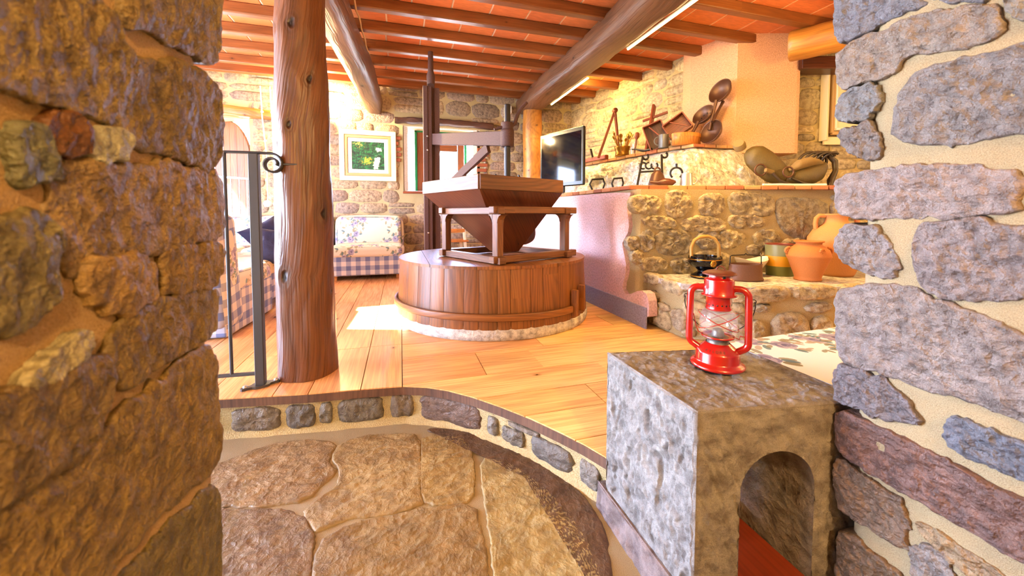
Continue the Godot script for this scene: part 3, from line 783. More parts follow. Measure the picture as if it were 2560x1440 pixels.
func build_left_side():
	# pillar
	var p := thing("wooden_pillar", "thick round knotty tree-trunk pillar standing on the edge of the plank floor", "pillar", Vector3(-0.495, 0, -2.31))
	var m := MB.new()
	var P := []
	var knots := [[0.80, 0.87, 0.05, 0.018], [0.62, 0.55, 0.055, 0.022], [0.68, 1.56, 0.04, 0.014], [0.56, 1.83, 0.05, 0.016], [0.62, 1.32, 0.035, 0.012]]
	for i in 91:
		var y := 2.46 * i / 90.0
		var row := PackedVector3Array()
		var cx := -0.498 - 0.004 * sin(y * 2.0)
		var r := 0.147 - 0.017 * smoothstep(0.0, 2.2, y) + 0.006 * exp(-y * 9.0) - 0.012 * smoothstep(1.25, 1.9, y)
		for j in 65:
			var a := TAU * j / 64
			var d := Vector3(cos(a), 0, -sin(a))
			var q := Vector3(cx, y, -2.31) + d * r
			var e := nse(Vector3(q.x * 3, q.y * 0.7, q.z * 3), 2.0) * 0.014 + nse(Vector3(q.x * 14, q.y * 1.5, q.z * 14), 1.0) * 0.004
			for k in knots:
				var dd := pow((j / 64.0 * 0.93 - k[0]), 2) + pow(k[1] - y, 2) * 0.5
				e += k[3] * 0.55 * exp(-dd / (k[2] * k[2])) - k[3] * 0.9 * exp(-dd / (k[2] * k[2] * 0.08))
			row.append(q + d * e)
		P.append(row)
	m.grid(P, true, 1.0, 0.25)
	part("trunk", m, M.pillar, p)
	var bm := thing("ceiling_beam", "crooked old ceiling beam resting on the knotty pillar", "beam", Vector3(-0.45, 2.45, -3.6))
	part("log", log_mesh([Vector3(-0.36, 2.56, -6.27), Vector3(-0.42, 2.61, -5.2), Vector3(-0.52, 2.63, -4.0), Vector3(-0.57, 2.62, -3.0), Vector3(-0.58, 2.62, -1.6), Vector3(-0.58, 2.62, -0.66)], 0.27, 0.34, 3.0, 0.02, 1.0), M.beam, bm)
	var rope := MB.new()
	var rp := []
	for i in 40:
		var f := i / 39.0
		rp.append(Vector3(-0.29 + (-0.12) * f + 0.006 * sin(i * 1.7), 2.735 + 0.006 * sin(i * 2.3), -6.1 + 4.2 * f))
	rope.tube(rp, 0.009, 6)
	part("rope", rope, M.rope, bm, "thin rope running along the beam's upper edge")
	var b2 := thing("ceiling_beam", "heavy ceiling beam with warm light strips, running over the mill to the back post", "beam", Vector3(2.1, 2.55, -3.5))
	part("log", log_mesh([Vector3(2.09, 2.705, -6.28), Vector3(2.1, 2.715, -5.0), Vector3(2.115, 2.71, -4.0), Vector3(2.1, 2.715, -2.6), Vector3(2.1, 2.715, -0.66)], 0.37, 0.29, 3.6, 0.022, 5.0), M.beam, b2)
	var strip = M.white.duplicate()
	strip.emission_enabled = true; strip.emission = Color(1.0, 0.83, 0.52); strip.emission_energy_multiplier = 9.0
	var ends := [[-5.66, -4.43], [-3.56, -1.2]]
	for i in 2:
		var z0: float = ends[i][0]
		var z1: float = ends[i][1]
		var ls := thing("light_strip", ["short glowing warm light strip on the far half of the heavy beam", "long glowing warm light strip on the near half of the heavy beam"][i], "light", Vector3(2.31, 2.6, (z0 + z1) / 2))
		var g := MB.new()
		g.box(Vector3(2.312, 2.594, (z0 + z1) / 2), Vector3(0.02, 0.016, z1 - z0), Basis.IDENTITY, 0.003)
		part("diffuser", g, strip, ls)
		var hs := MB.new()
		hs.box(Vector3(2.3, 2.606, (z0 + z1) / 2), Vector3(0.03, 0.01, z1 - z0), Basis.IDENTITY, 0.002)
		part("housing", hs, M.white, ls)
		var al := AreaLight3D.new()
		al.name = "light_strip_lamp"
		al.area_size = Vector2(0.03, z1 - z0)
		al.light_color = Color(1.0, 0.82, 0.50); al.light_energy = 6.0 * (z1 - z0)
		al.area_range = 12.0
		al.shadow_enabled = true
		add_child(al, true)
		al.position = Vector3(2.335, 2.59, (z0 + z1) / 2)
		al.look_at(al.position + Vector3(0.7, -0.7, 0), Vector3(0, 0, 1).cross(Vector3(0.7, -0.7, 0)))
		al.rotate_object_local(Vector3(0, 0, 1), 0.0)
	var lg := thing("ceiling_beam", "smooth round golden log whose end butts against the peach chimney", "beam", Vector3(4.1, 2.6, -3.0))
	part("log", log_mesh([Vector3(3.985, 2.645, -3.12), Vector3(4.16, 2.64, -2.85), Vector3(4.62, 2.62, -2.1), Vector3(5.4, 2.6, -0.9)], 0.31, 0.31, 2.0, 0.01, 9.0), M.beam_gold, lg)
	var sup := thing("wall_plank", "dark wooden plank under the golden log beside the chimney", "plank", Vector3(4.7, 2.4, -3.2))
	var sb := MB.new()
	bar(sb, Vector3(4.32, 2.55, -3.3), Vector3(5.4, 2.55, -2.98), 0.2, 0.14, 0.01)
	part("board", sb, M.hopper_dark, sup)
	var po := thing("wooden_post", "slim golden round post at the back under the end of the heavy beam", "post", Vector3(2.12, 1.1, -6.05))
	var pm := MB.new()
	pm.tube([Vector3(2.11, 1.107, -6.0), Vector3(2.12, 1.7, -6.0), Vector3(2.115, 2.3, -6.0), Vector3(2.12, 2.6, -6.0)], [0.155, 0.15, 0.16, 0.15], 20)
	part("trunk", pm, M.beam_gold, po)
	# foreground railing
	var rl := thing("railing", "dark iron railing with a scrolled end beside the knotty pillar", "railing", Vector3(-0.68, 0, -2.17))
	var z := -2.17
	var hr := MB.new()
	var path := [Vector3(-2.3, 1.172, -2.35), Vector3(-1.2, 1.172, -2.21), Vector3(-0.69, 1.172, z), Vector3(-0.625, 1.172, z)]
	for i in 25:
		var a := PI / 2 - i / 24.0 * TAU * 1.32
		var r := 0.052 * (1 - 0.62 * i / 24.0)
		var cc := Vector2(-0.61 + 0.004 * i / 24.0, 1.12)
		path.append(Vector3(cc.x + r * cos(a), cc.y + r * sin(a), z))
	var rr := []
	for i in path.size(): rr.append(0.0085)
	var rows := []
	for i in path.size():
		var tg: Vector3 = (path[mini(i + 1, path.size() - 1)] - path[maxi(i - 1, 0)]).normalized()
		var up := Vector3(-tg.y, tg.x, 0).normalized()
		var row := PackedVector3Array()
		for q in [Vector2(-0.018, -0.005), Vector2(0.018, -0.005), Vector2(0.018, 0.005), Vector2(-0.018, 0.005), Vector2(-0.018, -0.005)]: row.append(path[i] + Vector3(0, 0, q.x) + up * q.y)
		rows.append(row)
	hr.grid(rows, false, 1, 1, true)
	hr.flat([rows[-1][0], rows[-1][1], rows[-1][2], rows[-1][3]])
	part("handrail", hr, M.rail, rl, "flat rail ending in a scroll")
	var pst := MB.new()
	pst.box(Vector3(-0.687, 0.585, z), Vector3(0.042, 1.165, 0.042), Basis.IDENTITY, 0.004)
	part("post", pst, M.rail, rl)
	for x in [-0.816, -0.945, -1.075, -1.205]:
		var b := MB.new()
		b.tube([Vector3(x, 0.07, z - (x + 0.687) * -0.08), Vector3(x, 1.17, z - (x + 0.687) * -0.08)], 0.0085, 8)
		part("baluster", b, M.rail, rl)
	var lo := MB.new()
	bar(lo, Vector3(-0.69, 0.067, z), Vector3(-2.3, 0.067, -2.3), 0.018, 0.018)
	part("bottom_rail", lo, M.rail, rl)
	var bp := MB.new()
	bp.prism(resample(smooth_outline(PackedVector2Array([Vector2(-0.03, -0.035), Vector2(0.03, -0.035), Vector2(0.04, -0.01), Vector2(0.085, -0.015), Vector2(0.09, 0.02), Vector2(0.04, 0.015), Vector2(0.03, 0.035), Vector2(-0.03, 0.035), Vector2(-0.04, 0.01), Vector2(-0.085, 0.015), Vector2(-0.09, -0.02), Vector2(-0.04, -0.01)]), 2), 40), Vector3(-0.687, 0, z), Vector3(0.9, 0, -0.42), Vector3(-0.42, 0, -0.9), 0.0, 0.012)
	part("base_plate", bp, M.rail, rl)
	for sg in [-1, 1]:
		var b := MB.new()
		b.lathe([Vector2(0.011, 0.012), Vector2(0.011, 0.018), Vector2(0.006, 0.022), Vector2(0.0, 0.022)], Vector3(-0.687 + sg * 0.06, 0, z - sg * 0.028), 8)
		part("bolt", b, M.bright_metal, rl)
	var an := MB.new()
	an.tube([Vector3(-0.56, 1.12, z), Vector3(-0.5, 1.123, z - 0.01)], 0.006, 8)
	part("wall_pin", an, M.rail, rl)
	# sofas
	var proto := make_sofa(false)
	proto.position = Vector3(-0.43, 0, -5.75)
	proto.rotation.y = 0.0
	proto.set_meta("label", "armless floral sofa chair under the framed green painting, right end of the row")
	copy(proto, "armless floral sofa chair in the back row, mostly hidden by the knotty pillar", Vector3(-1.41, 0, -5.75), 0.0)
	copy(proto, "armless floral sofa chair in the back row behind the dark cushions, under the doorway railing", Vector3(-2.38, 0, -5.74), 0.0)
	var s2 := make_sofa(true)
	s2.position = Vector3(-1.6, 0, -3.47); s2.rotation.y = PI - 0.06
	s2.set_meta("label", "sofa chair turned with its blue checked back to the viewer, behind the iron railing")
	copy(proto, "armless floral sofa chair along the left wall carrying the navy cushions", Vector3(-1.58, 0, -4.42), PI / 2 - 0.02)
	for k in [[Vector3(-1.29, 0.625, -4.45), 0.5, "navy cushion leaning upright on the sofa, behind the other one"], [Vector3(-1.14, 0.555, -4.15), -0.15, "navy cushion slumped at the front of the sofa seat"]]:
		var cu := thing("cushion", k[2], "cushion", k[0])
		cu.rotation = Vector3(-0.55, 0.5, k[1])
		var cm := MB.new()
		pillow(cm, 0.40, 0.13)
		var mi := MeshInstance3D.new()
		mi.name = "cover"
		mi.mesh = cm.mesh(); mi.material_override = M.navy
		cu.add_child(mi)

func pillow(m: MB, s: float, thick: float):
	for sg in [-1, 1]:
		var P := []
		for i in 17:
			var row := PackedVector3Array()
			for j in 17:
				var u := i / 8.0 - 1
				var v := j / 8.0 - 1
				var e := (1 - pow(absf(u), 3.0)) * (1 - pow(absf(v), 3.0))
				var pinch := 1 - 0.09 * (1 - u * u) * absf(v) - 0.09 * (1 - v * v) * absf(u)
				row.append(Vector3(v * s / 2 * pinch, u * s / 2 * pinch, sg * thick / 2 * pow(e, 0.55) * (1 + 0.25 * nz.get_noise_2d(u * 2.5 + sg, v * 2.5))))
			P.append(row)
		m.grid(P, false, 1, 1, sg < 0)

func make_sofa(back_to_us: bool) -> Node3D:
	var s := thing("sofa_chair", "", "sofa chair", Vector3.ZERO, "" if back_to_us else "floral armless sofa chairs")
	var w := 0.93
	var m := MB.new()
	m.soft(Vector3(0, 0.37, 0.09), Vector3(w, 0.16, 0.68), 0.06, Basis.IDENTITY, 1.6, 0.02)
	part("seat_cushion", m, M.floral, s)
	m = MB.new()
	m.soft(Vector3(0, 0.56, -0.31), Vector3(w, 0.56, 0.22), 0.085, Basis(Vector3.RIGHT, -0.12), 1.6, 0.02)
	part("backrest", m, M.floral, s)
	m = MB.new()
	m.soft(Vector3(0, 0.2, 0.08), Vector3(w - 0.01, 0.28, 0.68), 0.02, Basis.IDENTITY, 8.5)
	part("skirt", m, M.check, s, "blue gingham skirt")
	m = MB.new()
	m.soft(Vector3(0, 0.445, -0.385), Vector3(w + 0.014, 0.76, 0.14), 0.06, Basis(Vector3.RIGHT, -0.12), 8.5)
	if back_to_us: m.soft(Vector3(0, 0.17, 0.02), Vector3(w - 0.004, 0.32, 0.82), 0.02, Basis.IDENTITY, 8.5)
	if back_to_us: m.soft(Vector3(0, 0.46, -0.30), Vector3(w + 0.02, 0.82, 0.27), 0.07, Basis(Vector3.RIGHT, -0.12), 8.5)
	part("back_panel", m, M.check, s, "blue gingham back")
	for q in [Vector2(-0.4, -0.32), Vector2(0.4, -0.32), Vector2(-0.4, 0.34), Vector2(0.4, 0.34)]:
		m = MB.new()
		m.box(Vector3(q.x, 0.035, q.y), Vector3(0.06, 0.07, 0.06))
		part("foot", m, M.light_wood, s)
	return s

func build_back():
	# window with green frame, brown shutters and a sill
	var z := -6.66
	var w := setting("window_1", null, null, "small window with green frame and brown casement in a whitewashed reveal")
	var fr := MB.new()
	for q in [[0.25, 0.29], [1.09, 1.13]]: fr.box(Vector3((q[0] + q[1]) / 2, 1.75, z), Vector3(q[1] - q[0], 1.1, 0.05))
	fr.box(Vector3(0.69, 2.27, z), Vector3(0.88, 0.045, 0.05))
	part("window_frame", fr, M.green, w, "green painted frame")
	var cas := MB.new()
	cas.box(Vector3(0.37, 1.73, z - 0.02), Vector3(0.16, 1.05, 0.04)); cas.box(Vector3(1.03, 1.73, z - 0.02), Vector3(0.11, 1.05, 0.04))
	cas.box(Vector3(0.69, 2.10, z - 0.02), Vector3(0.56, 0.3, 0.04)); cas.box(Vector3(0.69, 1.28, z - 0.02), Vector3(0.56, 0.12, 0.04))
	part("casement", cas, M.door, w, "brown wooden casement")
	var gl := MB.new()
	gl.box(Vector3(0.71, 1.65, z - 0.03), Vector3(0.55, 0.68, 0.006), Basis.IDENTITY, 0.0)
	part("pane", gl, M.glass, w)
	var rev := MB.new()
	rev.box(Vector3(0.03, 1.75, -6.49), Vector3(0.07, 1.06, 0.36), Basis(Vector3.UP, 0.42), 0.004)
	rev.box(Vector3(1.27, 1.75, -6.49), Vector3(0.07, 1.06, 0.36), Basis(Vector3.UP, -0.3), 0.004)
	rev.box(Vector3(0.68, 2.30, -6.50), Vector3(1.3, 0.05, 0.36), Basis(Vector3.RIGHT, 0.12), 0.004)
	rev.box(Vector3(0.68, 1.225, -6.50), Vector3(1.26, 0.04, 0.36), Basis.IDENTITY, 0.004)
	part("whitewashed_reveal", rev, M.white_wall, w)
	var sil := MB.new()
	sil.box(Vector3(0.68, 1.215, -6.3), Vector3(1.26, 0.035, 0.06))
	part("sill", sil, M.red_wood, w)
	var rg := RandomNumberGenerator.new()
	rg.seed = 3
	for k in [[-0.06, 1.72, 2.12], [1.33, 1.35, 2.15]]:
		var y: float = k[1]
		while y < k[2]:
			var b := MB.new()
			var g := rg.randf_range(0.8, 1.2)
			b.col = lin(0.66, 0.36, 0.22) * g
			b.box(Vector3(k[0] + rg.randf_range(-0.02, 0.02), y, -6.295), Vector3(rg.randf_range(0.12, 0.2), 0.055, 0.05), Basis.IDENTITY, 0.008)
			part("brick", b, M.brick, w)
			y += 0.085
	var li := thing("window_lintel", "rough dark wooden lintel above the small green window", "lintel", Vector3(0.7, 2.33, -6.28))
	part("timber", log_mesh([Vector3(-0.06, 2.335, -6.25), Vector3(0.6, 2.345, -6.245), Vector3(1.5, 2.325, -6.25)], 0.16, 0.085, 4.0, 0.02, 14.0), M.lintel, li)
	# doorway at the far left with its wooden leaf
	var d := setting("door_1", null, null, "tall brown wooden door leaf with a rounded top, standing half open")
	var leaf := PackedVector2Array([Vector2(0, 0), Vector2(0.5, 0)])
	for i in 13:
		var t := i / 12.0
		leaf.append(Vector2(0.5 * cos(t * PI / 2), 1.55 + 0.70 * sin(t * PI / 2)))
	var ax := Vector3(0.86, 0, 0.5).normalized()
	var lm := MB.new()
	for i in 4:
		var q := PackedVector2Array([Vector2(i * 0.126, -0.1), Vector2(i * 0.126 + 0.122, -0.1), Vector2(i * 0.126 + 0.122, 2.4), Vector2(i * 0.126, 2.4)])
		for piece in Geometry2D.intersect_polygons(leaf, q):
			var b := MB.new()
			b.prism(piece, Vector3(-2.47, 0.0, -6.62), ax, Vector3.UP, -0.02, 0.02)
			for v in b.V.size(): b.T[v] = Vector2(b.V[v].x + i * 0.3, b.V[v].y * 0.25)
			part("board", b, M.door, d)
	var ledge := MB.new()
	for y in [0.4, 1.5]: bar(ledge, Vector3(-2.47, y, -6.62) + ax * 0.02 + Vector3(0, 0, -0.04), Vector3(-2.47, y, -6.62) + ax * 0.48 + Vector3(0, 0, -0.04), 0.03, 0.1)
	part("ledge", ledge, M.door, d)
	var jamb := MB.new()
	jamb.box(Vector3(-2.56, 1.0, -6.66), Vector3(0.09, 2.1, 0.06))
	part("door_frame", jamb, M.door, d)
	var dl := thing("door_lintel", "long pale wooden lintel above the bright doorway", "lintel", Vector3(-2.4, 2.25, -6.27))
	part("timber", log_mesh([Vector3(-3.25, 2.31, -6.25), Vector3(-2.4, 2.32, -6.25), Vector3(-1.72, 2.275, -6.26)], 0.14, 0.13, 4.0, 0.01, 17.0), M.light_wood, dl)
	var rl := thing("railing", "thin pale metal railing with upright bars in front of the bright doorway", "railing", Vector3(-2.4, 0.6, -6.2))
	var tr := MB.new()
	bar(tr, Vector3(-3.2, 1.43, -6.2), Vector3(-2.0, 1.365, -6.2), 0.02, 0.03)
	part("top_rail", tr, M.bright_metal, rl)
	for i in 11:
		var x := -3.05 + i * 0.1
		var b := MB.new()
		b.tube([Vector3(x, 0.6, -6.2), Vector3(x, 1.425 - (x + 3.2) * 0.054, -6.2)], 0.009, 8)
		part("bar", b, M.bright_metal, rl)
	var rr := MB.new()
	bar(rr, Vector3(-3.2, 0.6, -6.2), Vector3(-2.0, 0.6, -6.2), 0.02, 0.03)
	part("bottom_rail", rr, M.bright_metal, rl)
	# hanging cords with ball weights
	var names := ["cream cord with a white ball, left of the two hanging by the doorway", "cream cord with a white ball, right of the two hanging beside the pillar"]
	for i in 2:
		var x := -1.83 + i * 0.12
		var c := thing("hanging_cord", names[i], "cord", Vector3(x, 2.6, -6.15), "hanging cords by the doorway")
		var cm := MB.new()
		cm.tube([Vector3(x - 0.02, 2.66, -6.17), Vector3(x, 2.2, -6.15), Vector3(x + 0.04, 1.7, -6.15), Vector3(x + 0.04, 1.06, -6.15)], 0.008, 6)
		for y in [2.3, 1.9, 1.35]: cm.lathe([Vector2(0.0, -0.02), Vector2(0.018, -0.01), Vector2(0.018, 0.01), Vector2(0, 0.02)], Vector3(x + (0.0 if y > 2 else 0.03), y, -6.15), 8)
		part("cord", cm, M.white, c)
		var bm := MB.new()
		bm.lathe([Vector2(0.0, -0.05), Vector2(0.045, -0.04), Vector2(0.06, 0.0), Vector2(0.045, 0.035), Vector2(0.0, 0.05)], Vector3(x + 0.04, 1.02, -6.15), 16)
		part("ball", bm, M.white, c)
	# sconce hidden behind the pillar
	var sc := thing("wall_lamp", "small wall uplighter behind the knotty pillar on the back wall", "lamp", Vector3(-1.08, 2.38, -6.2))
	var sm := MB.new()
	sm.lathe([Vector2(0.02, -0.12), Vector2(0.05, -0.06), Vector2(0.08, 0.0), Vector2(0.075, 0.0), Vector2(0.04, -0.06)], Vector3(-1.08, 2.38, -6.12), 18)
	part("shade", sm, M.white, sc)
	var bu := MB.new()
	bu.lathe([Vector2(0.0, -0.03), Vector2(0.03, -0.01), Vector2(0.03, 0.02), Vector2(0.0, 0.04)], Vector3(-1.08, 2.39, -6.12), 12)
	var em = M.white.duplicate()
	em.emission_enabled = true; em.emission = Color(1, 0.85, 0.6); em.emission_energy_multiplier = 12.0
	part("bulb", bu, em, sc)
	var ol := OmniLight3D.new()
	ol.name = "wall_lamp_bulb_light"
	ol.light_color = Color(1.0, 0.86, 0.62); ol.light_energy = 11.0; ol.light_size = 0.05; ol.omni_range = 10; ol.omni_attenuation = 2
	ol.shadow_enabled = true
	add_child(ol)
	ol.position = Vector3(-1.08, 2.44, -6.08)
	# painting
	var pic := thing("framed_painting", "square green abstract painting in a wide cream frame on the back wall", "painting", Vector3(-0.455, 1.76, -6.27))
	var o := Vector3(-0.455, 1.765, -6.27)
	frame_of(pic, o, 0.41, 0.385, 0.075, 0.045, M.cream, "outer_frame")
	frame_of(pic, o + Vector3(0, 0, -0.004), 0.335, 0.31, 0.045, 0.04, M.gilt, "inner_frame")
	frame_of(pic, o + Vector3(0, 0, -0.008), 0.292, 0.268, 0.06, 0.03, M.white, "liner")
	var cv := MB.new()
	cv.flat([o + Vector3(-0.235, -0.212, 0.0), o + Vector3(0.235, -0.212, 0.0), o + Vector3(0.235, 0.212, 0.0), o + Vector3(-0.235, 0.212, 0.0)], [Vector2(0, 1), Vector2(1, 1), Vector2(1, 0), Vector2(0, 0)])
	part("canvas", cv, mat(Color.WHITE, 0.5, painting_tex()), pic)
	var p2 := thing("framed_picture", "cream framed picture half hidden behind the right doorway pier", "picture", Vector3(5.0, 2.17, -3.2))
	var fx := Vector3(2.05, 0, 0.594).normalized()
	var fo := Vector3(4.79, 2.18, -3.30) + fx * 0.36
	for k in 3:
		var hw: float = [0.36, 0.27, 0.22][k]
		var hh: float = [0.45, 0.36, 0.31][k]
		var m := MB.new()
		for sg in [-1, 1]:
			bar(m, fo + fx * hw * sg + Vector3(0, -hh, 0), fo + fx * hw * sg + Vector3(0, hh, 0), [0.03, 0.04, 0.03][k], [0.09, 0.045, 0.03][k])
			bar(m, fo - fx * hw + Vector3(0, hh * sg, 0), fo + fx * hw + Vector3(0, hh * sg, 0), [0.03, 0.04, 0.03][k], [0.09, 0.045, 0.03][k])
		part(["outer_frame", "inner_frame", "liner"][k], m, [M.cream, M.gilt, M.white][k], p2)
	var bk := MB.new()
	bk.box(fo, Vector3(0.5, 0.66, 0.012), Basis(fx, Vector3.UP, fx.cross(Vector3.UP)))
	part("picture_sheet", bk, M.cream, p2)
	# white sensor box and a stool seen through the stand
	var sn := thing("wall_sensor", "small white box high on the back wall beside the heavy beam's end", "sensor", Vector3(1.76, 2.6, -6.24))
	var sb := MB.new()
	sb.box(Vector3(1.76, 2.62, -6.22), Vector3(0.12, 0.13, 0.08), Basis.IDENTITY, 0.012)
	part("case", sb, M.white, sn)
	var cb := thing("cable", "thin pale cable running down the wall above the television", "cable", Vector3(2.34, 1.9, -6.2))
	var cm2 := MB.new()
	cm2.tube([Vector3(2.34, 2.5, -6.24), Vector3(2.345, 2.1, -6.24), Vector3(2.34, 1.5, -6.24), Vector3(2.35, 1.12, -6.22)], 0.007, 6)
	part("cord", cm2, M.cream, cb)
	var st := thing("wooden_stool", "light wooden ladder-back stool seen through the hopper stand", "stool", Vector3(0.8, 0, -5.9))
	for q in [[Vector3(0.66, 0, -5.75), Vector3(0.72, 0.85, -5.8)], [Vector3(0.98, 0, -5.75), Vector3(0.92, 0.85, -5.8)], [Vector3(0.66, 0, -6.1), Vector3(0.72, 0.45, -6.05)], [Vector3(0.98, 0, -6.1), Vector3(0.92, 0.45, -6.05)]]:
		var b := MB.new()
		bar(b, q[0], q[1], 0.04, 0.04)
		part("leg", b, M.cream, st)
	for y in [0.22, 0.62]:
		var b := MB.new()
		bar(b, Vector3(0.69, y, -5.78), Vector3(0.95, y, -5.78), 0.03, 0.06)
		part("rung", b, M.light_wood, st)
	var se := MB.new()
	se.box(Vector3(0.82, 0.46, -5.92), Vector3(0.36, 0.03, 0.36))
	part("seat", se, M.light_wood, st)

func frame_of(parent: Node3D, o: Vector3, hw: float, hh: float, w: float, deep: float, m: Material, called: String):
	var b := MB.new()
	for sg in [-1, 1]:
		b.box(o + Vector3((hw - w / 2) * sg, 0, 0.0), Vector3(w, hh * 2, deep), Basis.IDENTITY, 0.008)
		b.box(o + Vector3(0, (hh - w / 2) * sg, 0.0), Vector3(hw * 2 - w * 1.2, w, deep * 0.98), Basis.IDENTITY, 0.008)
	part(called, b, m, parent)

func painting_tex() -> ImageTexture:
	var s := 192
	var im := Image.create(s, s, false, Image.FORMAT_RGB8)
	var n := FastNoiseLite.new()
	n.seed = 8; n.frequency = 1.0; n.fractal_octaves = 4
	for y in s:
		for x in s:
			var u := float(x) / s
			var v := float(y) / s
			var a := n.get_noise_2d(u * 5 + v * 2, v * 9)
			var b := n.get_noise_2d(u * 14 + 9, v * 10 + u * 8)
			var c := Color(0.03, 0.16, 0.08).lerp(Color(0.10, 0.45, 0.22), clampf(0.5 + a, 0, 1))
			c = c.lerp(Color(0.02, 0.06, 0.05), clampf(b * 1.6, 0, 0.8))
			c = c.lerp(Color(0.78, 0.72, 0.15), clampf(1.0 - Vector2(u - 0.45, (v - 0.68) * 1.2).length() * 5.0 + b * 1.2, 0, 0.9))
			c = c.lerp(Color(0.85, 0.72, 0.3), clampf(0.8 - Vector2(u - 0.2, v - 0.06).length() * 6.0 + b * 2.0, 0, 0.8))
			var w := 1.0 - Vector2((u - 0.76 + (v - 0.7) * 0.15) * 1.3, (v - 0.74) * 0.5).length() * 7.0 + a * 0.5
			var w2 := 1.0 - Vector2(u - 0.82, (v - 0.27) * 1.4).length() * 9.0 + b * 0.8
			c = c.lerp(Color(0.95, 0.92, 0.84), clampf(maxf(w, w2) * 3.0, 0, 1))
			im.set_pixel(x, y, c)
	return ImageTexture.create_from_image(im)

func facing(n: Vector3) -> Basis:          # y along n
	n = n.normalized()
	var x := n.cross(Vector3.UP if absf(n.y) < 0.9 else Vector3.RIGHT).normalized()
	return Basis(x, n, x.cross(n))

func arc(c: Vector3, ex: Vector3, ey: Vector3, r: float, a0: float, a1: float, n := 16) -> Array:
	var p := []
	for i in n + 1:
		var a := lerpf(a0, a1, float(i) / n)
		p.append(c + (ex * cos(a) + ey * sin(a)) * r)
	return p

func ladle(label: String, c: Vector3, n: Vector3, r: float, end: Vector3, holes: bool):
	var t := thing("ladle", label, "ladle", Vector3(c.x, 1.642, c.z), "long-handled copper ladles leaning by the chimney")
	var b := MB.new()
	var B := facing(n)
	b.lathe([Vector2(0.001, -r * 0.62), Vector2(r * 0.45, -r * 0.58), Vector2(r * 0.8, -r * 0.36), Vector2(r * 0.97, -0.01), Vector2(r * 1.02, 0.0), Vector2(r * 0.98, 0.006), Vector2(r * 0.94, -0.004), Vector2(r * 0.76, -r * 0.33), Vector2(r * 0.42, -r * 0.53), Vector2(0.001, -r * 0.57)], c, 36, B)
	var dish := part("bowl", b, M.copper, t)
	var h := MB.new()
	var d := (end - c)
	d = (d - n.normalized() * d.dot(n.normalized())).normalized()
	var s := c + d * r * 0.97
	h.tube([s - d * 0.02, s + (end - s) * 0.3, s + (end - s) * 0.7, end], [0.02, 0.016, 0.015, 0.019], 10)
	part("handle", h, M.copper, t)
	if holes:
		for i in 9:
			var q := c + B * Vector3(r * 0.5 * cos(i * 0.7), -r * 0.50, r * 0.5 * sin(i * 0.7))
			var k := MB.new()
			k.lathe([Vector2(0.009, 0.0), Vector2(0.008, 0.005), Vector2(0.0, 0.006)], q, 8, B)
			part("hole", k, M.black, dish)

